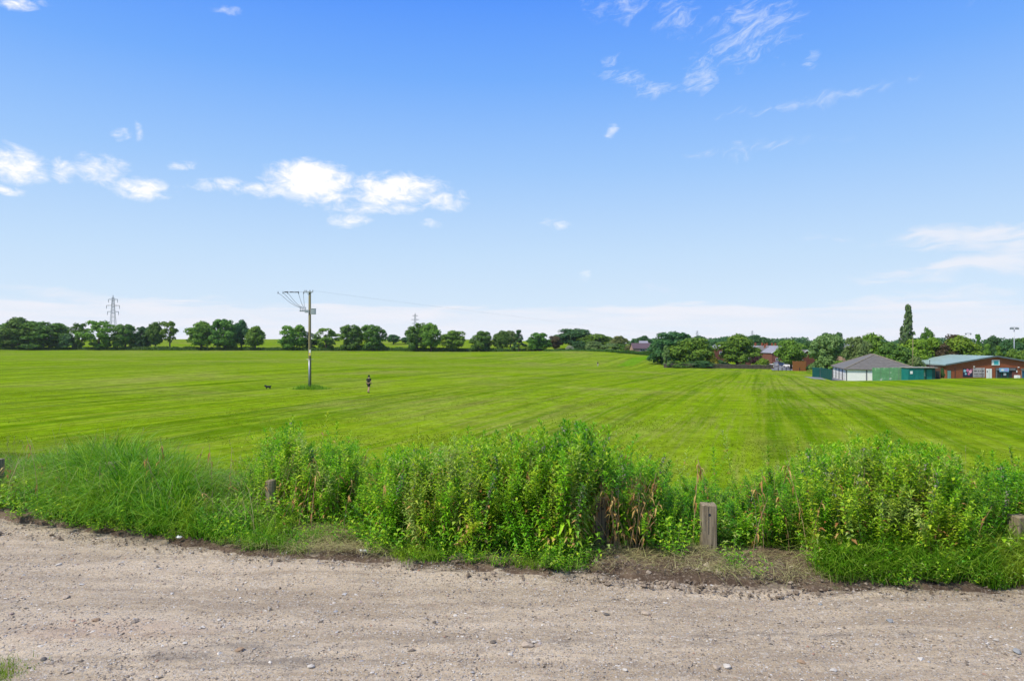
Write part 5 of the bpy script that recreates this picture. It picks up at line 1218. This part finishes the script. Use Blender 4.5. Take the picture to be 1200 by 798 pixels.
def make_weeds():
    rg = random.Random(5); pts = scatter_weeds(); rows = []
    zs = vergez(np.array([p[1] for p in pts]), np.array([p[2] for p in pts]))
    for (px, x, y, dd), z in zip(pts, zs):
        ty = np.interp(px, TX, TY) + 10 * math.sin(px * .09) + rg.uniform(-4, 10) + (fbm(px * .03, 1.0, 2, 8) * 24)
        H = CAMZ - (ty - 399) / 800 * y - z
        H *= rg.uniform(.76, 1.0) if rg.random() < .6 else rg.uniform(.9, 1.03)
        if dd < .5: H *= rg.uniform(.45, .95)
        if px < 285: H *= .85
        H = max(.35, min(2.3, H)); k = rg.random()
        bias = vnoise(x * .8, y * .8, 77)
        if bias > .1: c = (1, 4, 8, 7, 10)
        elif bias < -.15: c = (3, 0, 3, 7)
        else: c = (0, 2, 7, 1, 9, 9)
        i = rg.choice(c)
        if rg.random() < (.14 if 560 < px < 760 or 250 < px < 330 else .03): i = rg.choice((5, 6))
        rows.append((i, px, x, y, float(z) - .03, H, rg.uniform(0, 6.28)))
    rows.sort(key=lambda r: r[3] - (r[5] - 1) * .6)
    zones = [(-999, 290, 'leafy weed stalk rising from the long grass at the left of the verge', 'weed stalks in the long grass'),
             (290, 440, 'tall leafy weed in the clump behind the round-topped post', 'tall weeds behind the round-topped post'),
             (440, 520, 'tall leafy weed in the lower growth between round-topped post and middle thicket', 'tall weeds in the lower growth'),
             (520, 600, 'tall leafy weed on the left shoulder of the highest thicket', 'tall weeds on the left shoulder'),
             (600, 690, 'tall leafy weed in the heart of the highest thicket', 'tall weeds in the highest thicket'),
             (690, 775, 'tall leafy weed just right of or over the half hidden post', 'tall weeds round the half hidden post'),
             (775, 950, 'leafy weed in the lower growth behind the square post and bare soil', 'weeds behind the square post'),
             (950, 1040, 'tall leafy weed at the high left end of the right hand thicket', 'tall weeds at the left end of the right thicket'),
             (1040, 1130, 'tall leafy weed in the middle of the right hand thicket', 'tall weeds in the middle of the right thicket'),
             (1130, 9999, 'tall leafy weed near the post at the right edge', 'tall weeds near the right edge post')]
    vis = [r for r in rows if -20 < r[1] < 1220]; ind = vis[:292]; ids = set(map(id, ind)); rest = [r for r in rows if id(r) not in ids]
    for i, px, x, y, z, H, a in ind:
        o = link('tall_weed', MW[i], None, (x, y, z)); s = H / 1.7; o.scale = (.35 + .65 * s, .35 + .65 * s, s); o.rotation_euler = ((rg.gauss(0, .07) if rg.random() < .85 else rg.gauss(0, .3)), (rg.gauss(0, .07) if rg.random() < .85 else rg.gauss(0, .3)), a)
        for lo, hi, lab, gp in zones:
            if lo <= px < hi: tag(o, lab, 'weed', gp)
    joined('weed_thicket', [(PW[i], x, y, z, (.35 + .65 * H / 1.7, H / 1.7), a, (rg.gauss(0, .1), rg.gauss(0, .1))) for i, px, x, y, z, H, a in rest], 'dense green mass of tall weeds filling the verge')
    # spikes standing clear of the rest
    for n, (px, top, D, lab) in enumerate(((350, 486, 11.4, 'left one of the three thin leafy spikes above the left clump'), (370, 483, 11.5, 'middle and tallest of the three thin leafy spikes'), (392, 492, 11.4, 'right one of the three thin leafy spikes'),
                               (861, 503, 10.9, 'lone tall leafy spike behind the square post'), (839, 524, 10.7, 'bare stalked spike just right of the square post top'), (792, 521, 10.8, 'faded spike left of the square post'),
                               (902, 520, 10.6, 'thin spike at the left side of the right thicket'), (222, 534, 12.2, 'leafy spike at the right end of the long grass'), (160, 520, 12.6, 'thin grey seed spike over the long grass'),
                               (491, 498, 11.2, 'thin spike over the low growth left of the middle'), (1195, 521, 10.2, 'leafy spike at the right edge of the verge'), (1101, 520, 10.3, 'spike over the right thicket near its middle'), (1080, 516, 10.0, 'slim spike left of the middle of the right thicket'),
                               (735, 497, 10.4, 'dark tipped spike on the right shoulder of the highest thicket'), (672, 492, 10.6, 'highest tip of the thicket near the picture middle'), (555, 497, 10.8, 'bushy tip left of the thicket middle'),
                               (330, 512, 11.2, 'short leafy spike left of the three thin spikes'), (412, 520, 11.0, 'leafy spike right of the three thin spikes'), (447, 524, 10.9, 'leafy tip above the low growth'), (522, 510, 10.7, 'leafy tip between the low growth and the thicket'), (588, 506, 10.5, 'spiky tip on the left of the highest thicket'),
                               (630, 500, 10.3, 'spiky tip left of the highest tip'), (703, 496, 10.3, 'spiky tip above the half hidden post'), (762, 520, 10.3, 'spike at the right foot of the highest thicket'), (945, 512, 10.2, 'spike at the high left end of the right thicket'), (985, 503, 10.0, 'highest leafy tip of the right thicket'),
                               (1022, 505, 9.9, 'leafy tip just right of the highest one in the right thicket'), (1140, 532, 9.9, 'leafy tip left of the right edge post'), (1168, 528, 10.0, 'leafy spike over the right edge post'))):
        x = px2x(px, D); z = float(vergez(np.array([x]), np.array([D]))[0]); H = py2z(top, D) - z
        o = link('tall_weed', MS[n % 2] if px not in (555, 672) else MW[2], None, (x, D, z - .03)); o.scale = (.8, .8, H / 1.72); o.rotation_euler = (0, 0, n * 1.3); tag(o, lab, 'weed')
    # dead and dying stalks
    dl = []
    for q in range(360):
        if q < 190:
            px = rg.choice((rg.uniform(635, 697), rg.uniform(714, 760), rg.uniform(714, 750))); y = 9.3 + rg.uniform(0, .9); h = rg.uniform(.5, 1.05)
        elif q < 260: px = rg.uniform(330, 460); y = 10.6 + rg.uniform(0, 1.2); h = rg.uniform(.4, .9)
        else: px = rg.uniform(0, 1200); y = float(edge(np.array([px2x(px, 9.5)]))[0]) + rg.uniform(.6, 2.2); h = rg.uniform(.5, 1.3)
        x = px2x(px, y); dl.append((PD[q % 3], x, y, float(vergez(np.array([x]), np.array([y]))[0]), (1, h), rg.uniform(0, 6.28), (rg.uniform(-.15, .15), rg.uniform(-.15, .15))))
    joined('dead_stalks', dl, 'dry brown stalks and withered orange leaves under the thicket')
    # low herbs creeping along the front and over the soil
    ll = []
    for q in range(2200):
        px = rg.uniform(-300, 1560); x0 = px2x(px, 9.5); e = float(edge(np.array([x0]))[0]); off = rg.uniform(.0, .1) + rg.random() ** 1.2 * 2.4; y = e + off; x = px2x(px, y)
        if (700 < px < 965) and off < 1.15 and vnoise(x * 2.3, y * 2.3, 12) < .27: continue
        if any(abs(px - c) < 13 and D - 1.0 < y < D + .1 for c, D, t_, w_ in POSTS): continue
        if bare(np.array([px]), np.array([off]))[0]: continue
        if (285 < px < 430) and off < 1.0 and rg.random() < .75: continue
        if px < 250 and rg.random() < .6: continue
        ll.append((PL[q % 4], x, y, float(vergez(np.array([x]), np.array([y]))[0]) - .02, rg.uniform(.45, 1.15) * (.7 if off < .3 else 1.2), rg.uniform(0, 6.28), (0, 0)))
    joined('low_herbs', ll, 'low leafy herbs creeping over the front of the verge', 'ground cover')

# ------------------------------------------------------------------ grass blades
def blades(name, X, Y, Z, H, Wd, mat, label, seed, bend=.6, dirx=None, cat='grass', flat=False):
    rg = np.random.default_rng(seed); n = len(X); a = rg.uniform(0, 2 * math.pi, n); lean = np.stack([np.cos(a), np.sin(a), 0 * a], 1)
    if dirx is not None: lean = lean * .65 + dirx; lean /= np.linalg.norm(lean, axis=1, keepdims=True)
    face = rg.uniform(0, 2 * math.pi, n); side = np.stack([np.cos(face), np.sin(face), 0 * face], 1) * (Wd / 2)[:, None]
    b = rg.uniform(.25, 1.0, n) * bend; root = np.stack([X, Y, Z], 1); V = np.empty((n, 7, 3))
    for k, t in enumerate((0, .4, .75)):
        c = root + lean * (H * b * t * t)[:, None] * 1.0; c[:, 2] += H * (t - .45 * b * t * t)
        w = (1, .85, .55)[k]; V[:, 2 * k] = c - side * w; V[:, 2 * k + 1] = c + side * w
    c = root + lean * (H * b * 1.1)[:, None]; c[:, 2] += H * (1 - .62 * b); V[:, 6] = c
    if flat: V[:, :, 2] = root[:, None, 2] + (V[:, :, 2] - root[:, None, 2]) * .18
    base = np.array([(0, 1, 3), (0, 3, 2), (2, 3, 5), (2, 5, 4), (4, 5, 6)]); F = (base[None] + (np.arange(n) * 7)[:, None, None]).reshape(-1, 3)
    ob = link(name, np_mesh(name, V.reshape(-1, 3), F, mat)); tag(ob, label, cat, None, 'stuff'); return ob
def bare(px, o):
    w = vnoise(px * .05, o * 3.0, 91) * .7
    return (((px - 897) / 62) ** 2 + ((o - .8) / .55) ** 2 + w < 1) | (((px - 760) / 60) ** 2 + ((o - .2) / .3) ** 2 + w < 1) | (((px - 20) / 45) ** 2 + ((o + .1) / .35) ** 2 + w < 1)
def rnd_px(rg, n, lo, hi, off, pw=1.0):
    px = rg.uniform(lo, hi, n); e = edge(px2x(px, 9.8)); o = off[0] + rg.random(n) ** pw * (off[1] - off[0]); Y = e + o
    q = ~bare(px, o); px, e, o, Y = px[q], e[q], o[q], Y[q]
    fm = np.interp(px, [0, 60, 250, 300, 430, 450, 640, 680, 960, 980, 1200], [.15, 0, 0, .02, .05, .02, .02, .2, .25, .02, .02]); q = o > fm * rg.uniform(.5, 1.3, len(o)); px, e, o, Y = px[q], e[q], o[q], Y[q]
    for _ in range(2): Y = edge(px2x(px, Y)) + o
    X = px2x(px, Y); q = np.ones(len(px), bool)
    for c, D, t_, w_ in POSTS:
        q &= ~((np.abs(px - c) < 11) & (Y < D + .1) & (Y > D - (.55 if c in (1195, 133) else .95)))
    return px[q], X[q], Y[q], o[q]
def tuft(rg, X, Y, k, r):
    n = len(X); return np.repeat(X, k) + rg.normal(size=n * k) * r, np.repeat(Y, k) + rg.normal(size=n * k) * r
def make_grass():
    rg = np.random.default_rng(3)
    # long lush grass, left part
    px, X, Y, o = rnd_px(rg, 3500, -400, 345, (.12, 3.4)); keep = rg.random(len(px)) < np.interp(px, [250, 345], [1, .35]); px, X, Y, o = px[keep], X[keep], Y[keep], o[keep]
    hh = np.interp(px, [-140, 20, 70, 130, 200, 250, 345], [.42, .5, 1.1, 1.65, 1.45, .72, .65]) * np.interp(o, [0, .5, 1.3, 2.2, 3.4], [.5, .7, 1, .95, .6]) * rg.uniform(.7, 1.2, len(px))
    X2, Y2 = tuft(rg, X, Y, 20, .05); H = np.repeat(hh, 20) * rg.uniform(.5, 1.2, len(X2)) * .9; ta = rg.uniform(0, 6.28, len(X)); TD = np.repeat(np.stack([np.cos(ta) * .55 + .15, np.sin(ta) * .4 - .25, 0 * ta], 1), 20, 0)
    blades('long_grass', X2, Y2, vergez(X2, Y2) - .02, H, rg.uniform(.009, .02, len(X2)), M['grass'], 'long lush green grass leaning over the left of the verge', 4, 1.15, TD)
    px, X, Y, o = rnd_px(rg, 1500, -300, 330, (.2, 2.8)); blades('straw_grass', X, Y, vergez(X, Y), rg.uniform(.45, 1.15, len(X)), rg.uniform(.005, .01, len(X)), M['hay'], 'straw coloured stalks among the long grass at the left', 14, .8)
    # long grass at the foot of the right thicket
    px, X, Y, o = rnd_px(rg, 2500, 962, 1620, (.08, 1.6), 1.2); hh = np.interp(o, [0, .4, 1.6], [.32, .6, .75]) * rg.uniform(.7, 1.25, len(px))
    X2, Y2 = tuft(rg, X, Y, 18, .05); H = np.repeat(hh, 18) * rg.uniform(.5, 1.2, len(X2)); ta = rg.uniform(0, 6.28, len(X)); TD = np.repeat(np.stack([np.cos(ta) * .5, np.sin(ta) * .4 - .2, 0 * ta], 1), 18, 0)
    blades('long_grass', X2, Y2, vergez(X2, Y2) - .02, H, rg.uniform(.008, .016, len(X2)), M['grass'], 'bright green grass at the foot of the right hand thicket', 5, 1.0, TD)
    # shorter grass through the rest
    px, X, Y, o = rnd_px(rg, 2500, 290, 970, (.0, 2.2), 1.0); keep = (vnoise(X * 1.7, Y * 1.7, 12) > np.where((px > 700) & (o < 1.2), .24, np.where((px < 430) & (o < 1.1), .02, -.1))); px, X, Y, o = px[keep], X[keep], Y[keep], o[keep]
    X2, Y2 = tuft(rg, X, Y, 14, .06); H = rg.uniform(.12, .42, len(X2)) * np.repeat(rg.uniform(.6, 1.2, len(X)), 14)
    blades('short_grass', X2, Y2, vergez(X2, Y2) - .01, H, rg.uniform(.005, .01, len(X2)), M['grass'], 'short patchy grass between the weeds in the middle of the verge', 6, 1.4)
    # grass behind the verge, joining the mown field
    px, X, Y, o = rnd_px(rg, 3600, -400, 1620, (2.6, 6.2)); X2, Y2 = tuft(rg, X, Y, 12, .12); H = rg.uniform(.2, .5, len(X2)) * np.interp(X2 / Y2 * 800 + 600, [60, 130, 220, 270, 330], [.35, 1, 1, .4, 1])
    blades('back_grass', X2, Y2, gh(X2, Y2) - .02, H, rg.uniform(.008, .014, len(X2)), M['grass'], 'rough grass on the bank behind the weeds', 7, .7)
    # cut, dried stalks and straw
    px = np.concatenate([rg.uniform(270, 460, 3200), rg.uniform(690, 985, 2900), rg.uniform(40, 1200, 900)]); o = rg.uniform(0, 1.15, len(px)); Y = edge(px2x(px, 9.4)) + o; q = ~bare(px, o) | (rg.random(len(px)) < .35); px, o, Y = px[q], o[q], Y[q]; X = px2x(px, Y)
    blades('cut_hay', X, Y, vergez(X, Y) + rg.uniform(.005, .08, len(X)), rg.uniform(.15, .5, len(X)), rg.uniform(.004, .008, len(X)), M['hay'], 'cut and dried stalks lying over the soil of the verge', 8, 1.5, None, 'hay', True)
    # tuft at the near left corner of the track and fringe along the track edge
    X = rg.normal(-4.68, .22, 1500); Y = 6.0 + rg.normal(size=1500) * .16; keep = (X < -4.3); X, Y = X[keep], Y[keep]
    blades('grass_tuft', X, Y, trackz(X, Y) - .01, rg.uniform(.06, .17, len(X)) * np.clip((-4.2 - X) * 2.2, .25, 1), rg.uniform(.004, .007, len(X)), M['grass'], 'small tuft of grass growing at the near left corner of the track', 9, .8)
    px, X, Y, o = rnd_px(rg, 600, -100, 1300, (-.12, .25)); keep = vnoise(X * 1.2, Y, 55) > .12; X, Y = X[keep], Y[keep]; X2, Y2 = tuft(rg, X, Y, 14, .05)
    blades('grass_fringe', X2, Y2, np.maximum(vergez(X2, Y2), trackz(X2, Y2)) - .02, rg.uniform(.06, .2, len(X2)), rg.uniform(.004, .008, len(X2)), M['grass'], 'thin fringe of grass creeping onto the track edge', 10, .9)
    # uncut ring at the utility pole and scattered coarse tufts in the field
    b = on(363, depth_at(363, 456.5)); X = b.x + rg.normal(size=1500) * 1.0 + .1; Y = b.y + rg.normal(size=1500) * .5; blades('pole_grass', X, Y, gh(X, Y) - .02, rg.uniform(.12, .75, 1500) * np.exp(-((X - b.x) / 2.2) ** 2), rg.uniform(.02, .05, 1500), M['grass'], 'dark uncut grass round the foot of the utility pole', 12, .5)
make_weeds()
make_grass()
def mown():
    rg = np.random.default_rng(31); n = 170000; D = 15 * (75 / 15) ** (rg.random(n) ** 1.25); X = rg.uniform(-.82, .82, n) * D; Y = D
    q = (Y > edge(X) + 5.5) & (vnoise(X * .5, Y * .35, 71) + rg.uniform(-.35, .35, n) > -.15); X, Y = X[q], Y[q]; n = len(X); Z = gh(X, Y)
    a = rg.uniform(0, 6.28, n); w = rg.uniform(.02, .05, n); h = rg.uniform(.02, .06, n); dx, dy = np.cos(a) * w, np.sin(a) * w
    V = np.stack([np.stack([X - dx, Y - dy, Z - .04], 1), np.stack([X + dx, Y + dy, Z - .04], 1), np.stack([X + rg.normal(size=n) * .04, Y + rg.normal(size=n) * .04, Z + h], 1)], 1)
    ob = link('mown_grass', np_mesh('mown_grass', V.reshape(-1, 3), np.arange(3 * n).reshape(n, 3), M['mown_blade'])); tag(ob, 'short cut grass blades of the mown field in front', 'grass', None, 'stuff')
M['mown_blade'] = leafmat('mown_blade', (.1, .2, .002), (.17, .28, .004), (.28, .33, .04), .5)
mown()
# thin seed heads over the left grass
rgs = random.Random(8); items = []
for q in range(60):
    P_ = Plant(q); H = P_.rg.uniform(.9, 1.35); lx = P_.rg.uniform(-.25, .35); P_.stem([(lx * t * t, 0, H * t) for t in (0, .4, .75, 1)], .0022, .0012, 4)
    for i in range(9): t = 1 - i * .018; P_.leaf((lx * t * t, 0, H * t), i * 2.4, .9, .03, .007, 2, .1)
    px = rgs.uniform(-20, 330) if q < 45 else rgs.uniform(900, 1220); y = float(edge(np.array([px2x(px, 10.5)]))[0]) + rgs.uniform(1, 2.6); x = px2x(px, y); items.append((P_.finish(), x, y, float(vergez(np.array([x]), np.array([y]))[0]), 1, rgs.uniform(0, .6), (0, 0)))
joined('grass_seed_heads', items, 'thin grass stalks with grey seed heads above the long grass', 'grass')

# ------------------------------------------------------------------ timber posts
PL_ = ['square weathered timber post standing clear beside the bare soil', 'timber post half hidden under the highest thicket of weeds', 'round-topped mossy timber post left of the cut grass patch',
       'timber post sunk in the long grass with only its top showing', 'timber post at the extreme left edge behind low grass', 'wide timber post cut off by the right edge of the picture', 'small dark timber post among low grass near the left edge']
for (px, D, top, w), lab in zip(POSTS, PL_):
    x = px2x(px, D); z = float(vergez(np.array([x]), np.array([D]))[0]); H = py2z(top, D) - z
    r = empty('timber_post', (x, D, z), random.uniform(-.12, .12)); tag(r, lab, 'post', 'timber posts along the verge')
    h = w / 2; m = MB(); n = 24
    if px == 317: m.tube([(0, 0, -.3), (0, 0, H * .3), (.005, 0, H - .05), (.003, 0, H - .012), (0, 0, H)], [h, h, h, h * .93, h * .6], 14)
    else: m.box(-h, h, -h, h, -.3, H)
    o = m.build('shaft', M['post_wood'], r, bevel=0 if px == 317 else .008)
    if px in (830, 1195, 705):
        g_ = MB(); 
        for xx, z0, z1, ww in ((-.012, .25, H * .97, .004), (.045, .1, H * .55, .0025), (-.06, .3, H * .8, .002)): g_.box(xx - ww, xx + ww, -h - .0015, -h + .004, z0, z1)
        g_.build('crack', M['dark_opening'], r)['kind'] = 'stuff'
        MB().bar((.0, -h - .002, H - .13), (.0, -h + .004, H - .13), .02, 10).build('knot', M['dark_opening'], r)

# ------------------------------------------------------------------ stones
def m_stone(name, cols):
    m, b = new_mat(name); g = b.n('ShaderNodeNewGeometry'); c = b.ramp(g.outputs['Random Per Island'], cols)
    n = b.noise(g.outputs['Position'], 60, 4, .7); c = b.v('SCALE', c, sc=b.lin(n, .3, .7, .75, 1.2))
    return finish(m, b, principled(b, c, .85, n, .4, .01, .3))
M['pebble'] = m_stone('pebble', [(0, (.10, .085, .07)), (.25, (.24, .2, .165)), (.5, (.36, .31, .26)), (.72, (.46, .42, .37)), (.86, (.56, .53, .49)), (.93, (.3, .3, .32)), (1, (.36, .2, .13))])
def gravel():
    rg = np.random.default_rng(21); n = 95000
    Y = 5.4 + rg.random(n) ** .8 * 7.4; X = rg.uniform(-1, 1, n) * (Y * .80); E = edge(X); keep = Y < E + .15
    dens = .35 + .9 * (fbm(X * .8, Y * 2.2, 3, 61) + .5) + 1.2 * np.exp(-(((X + 2.4) / 2.0) ** 2 + ((Y - 6.25) / .4) ** 2)) + .9 * np.exp(-(((X + 4.2) / 1.5) ** 2 + ((Y - 7.05) / .3) ** 2)) + .8 * np.exp(-((Y - 6.95 + .05 * X) / .14) ** 2) + .6 * np.clip(1 - (E - Y) / .5, 0, 1)
    keep &= rg.random(n) < dens * .75; X, Y = X[keep], Y[keep]; n = len(X)
    S = np.exp(rg.normal(size=n) * .5) * .0062; S = np.clip(S, .003, .03); Z = trackz(X, Y) + S * .1; mg = np.clip(1 - (edge(X) + .35 - Y) / 1.0, 0, 1); Z += mg ** 1.5 * .05
    O = np.array([(1, 0, 0), (0, 1, 0), (-1, 0, 0), (0, -1, 0), (0, 0, .6), (0, 0, -.5)], float); F0 = np.array([(0, 1, 4), (1, 2, 4), (2, 3, 4), (3, 0, 4), (1, 0, 5), (2, 1, 5), (3, 2, 5), (0, 3, 5)])
    V = O[None] * rg.uniform(.6, 1.3, (n, 6, 1)) + rg.normal(size=(n, 6, 3)) * .15; a = rg.uniform(0, 6.28, n); c, s = np.cos(a)[:, None], np.sin(a)[:, None]
    x, y = V[:, :, 0] * rg.uniform(.8, 1.6, n)[:, None], V[:, :, 1]; V = np.stack([x * c - y * s, x * s + y * c, V[:, :, 2]], 2) * S[:, None, None] + np.stack([X, Y, Z], 1)[:, None]
    ob = link('gravel', np_mesh('gravel', V.reshape(-1, 3), (F0[None] + (np.arange(n) * 6)[:, None, None]).reshape(-1, 3), M['pebble'])); tag(ob, 'loose pebbles and grit strewn over the track', 'gravel', None, 'stuff')
    # soil crumbs along the verge front
    n = 12000; px = rg.uniform(-60, 1260, n); Y = edge(px2x(px, 9.2)) + rg.uniform(-.35, .95, n); X = px2x(px, Y); keep = rg.random(n) < np.where((px > 690) & (px < 965), 1, .5); X, Y = X[keep], Y[keep]; n = len(X)
    S = np.exp(rg.normal(size=n) * .6) * np.where((px[keep] > 690) & (px[keep] < 965), .010, .0075); V = O[None] * rg.uniform(.6, 1.3, (n, 6, 1)) + rg.normal(size=(n, 6, 3)) * .2; V = V * S[:, None, None] + np.stack([X, Y, np.maximum(vergez(X, Y) * np.clip((Y - edge(X) + .2) * 3, 0, 1), trackz(X, Y) + .03)], 1)[:, None]
    ob = link('soil_crumbs', np_mesh('soil_crumbs', V.reshape(-1, 3), (F0[None] + (np.arange(n) * 6)[:, None, None]).reshape(-1, 3), M['crumb'])); tag(ob, 'crumbs and clods of dark earth along the verge front', 'soil', None, 'stuff')
gravel()
def stone(px, py, size, col, label, flat=.55, seed=0, name='stone', cat='stone'):
    D = CAMZ * 800 / (py - 399); x = px2x(px, D); z = float(trackz(np.array([x]), np.array([D]))[0])
    bm = bmesh.new(); bmesh.ops.create_icosphere(bm, subdivisions=2, radius=1); rg = random.Random(seed + px)
    nz = [Vector((rg.uniform(-1, 1), rg.uniform(-1, 1), rg.uniform(-1, 1))).normalized() for _ in range(7)]
    for v in bm.verts:
        p = v.co.copy()
        for q in nz:
            d = p.dot(q) - .62
            if d > 0: p -= q * d * .85
        v.co = Vector((p.x * 1.25, p.y * .9, p.z * flat)) * size
    me = bpy.data.meshes.new(name); bm.to_mesh(me); bm.free(); me.materials.append(col)
    o = link(name, me, None, (x, D, z + size * flat * .45)); o.rotation_euler = (0, 0, rg.uniform(0, 6)); tag(o, label, cat)
def smat(n, c): return basic(n, c, .15, 25, .85, .5)
S1, S2, S3, S4, S5 = smat('stone_grey', (.26, .27, .28)), smat('stone_white', (.5, .47, .43)), smat('stone_buff', (.40, .33, .26)), smat('stone_orange', (.33, .23, .15)), smat('stone_dark', (.12, .11, .1))
for a in [(1042, 727, .055, S1, 'dark grey rounded stone on the right part of the track'), (757, 719, .06, S3, 'flat buff stone beside broken bits near the track middle'), (598, 770, .035, S2, 'white pebble resting left of the buff stone near the camera'),
          (618, 760, .07, S3, 'largest flat buff stone near the bottom middle of the track'), (626, 756, .03, S2, 'small white pebble touching the largest flat buff stone'), (281, 764, .05, S4, 'orange brown stone at the lower left of the track'), (939, 776, .045, S4, 'orange brown stone at the lower right of the track'),
          (840, 782, .05, S3, 'buff stone left of its flatter neighbour at the lower right'), (852, 781, .05, S2, 'pale flat stone beside a buff one at the lower right'), (976, 784, .04, S2, 'pale rounded pebble near the bottom right of the track'), (733, 786, .035, S2, 'pale pebble near the bottom edge right of the middle'),
          (77, 699, .06, S3, 'flat pale stone at the far left of the track'), (51, 775, .04, S5, 'dark stone just right of the corner grass tuft'), (364, 783, .045, S2, 'pale stone near the bottom edge left of the middle'), (961, 707, .035, S1, 'grey stone near the verge edge on the right'),
          (1032, 709, .05, S3, 'long buff stone near the verge edge left of the dark grey stone'), (550, 664, .07, S1, 'grey stone half buried at the front edge of the thicket'), (113, 729, .05, S4, 'reddish stone in the reddish patch at the left'), (1192, 766, .06, S1, 'flat grey stone at the right edge of the track'), (711, 721, .035, S5, 'small dark stone near the track middle'),
          (69, 662, .05, S2, 'white rubble fragment at the left of the track'), (588, 712, .03, S2, 'small white pebble in the middle of the track')]: stone(a[0], a[1], a[2] * .78, *a[3:])
def litter(px, py, label, s):
    D = CAMZ * 800 / (py - 399); x = px2x(px, D); rg = random.Random(px); bm = bmesh.new(); bmesh.ops.create_grid(bm, x_segments=5, y_segments=5, size=s)
    for v in bm.verts: v.co.z = rg.uniform(0, s * .9); v.co.x += rg.uniform(-.2, .2) * s; v.co.y *= .7
    bmesh.ops.solidify(bm, geom=list(bm.faces), thickness=.001)
    me = bpy.data.meshes.new('crumpled_paper'); bm.to_mesh(me); bm.free(); me.materials.append(M['white_paint']); o = link('crumpled_paper', me, None, (x, D, float(max(trackz(np.array([x]), np.array([D]))[0], vergez(np.array([x]), np.array([D]))[0])) + .02)); tag(o, label, 'litter')
litter(426, 655, 'crumpled white paper at the front of the cut grass patch', .05)
litter(210, 640, 'small crumpled white paper under the long grass at the left', .035)

# ------------------------------------------------------------------ air
def haze():
    m, b = new_mat('haze'); v = b.n('ShaderNodeVolumePrincipled'); v.inputs['Color'].default_value = (.86, .92, 1, 1); v.inputs['Density'].default_value = .00006; v.inputs['Anisotropy'].default_value = .2
    o = b.n('ShaderNodeOutputMaterial'); m.node_tree.links.new(v.outputs[0], o.inputs['Volume'])
    h = MB().box(-1560, 1560, -340, 1520, -9.5, 55).build('haze', m); tag(h, kind='stuff'); h['label'] = 'thin pale haze over the fields'; h['category'] = 'haze'
haze()
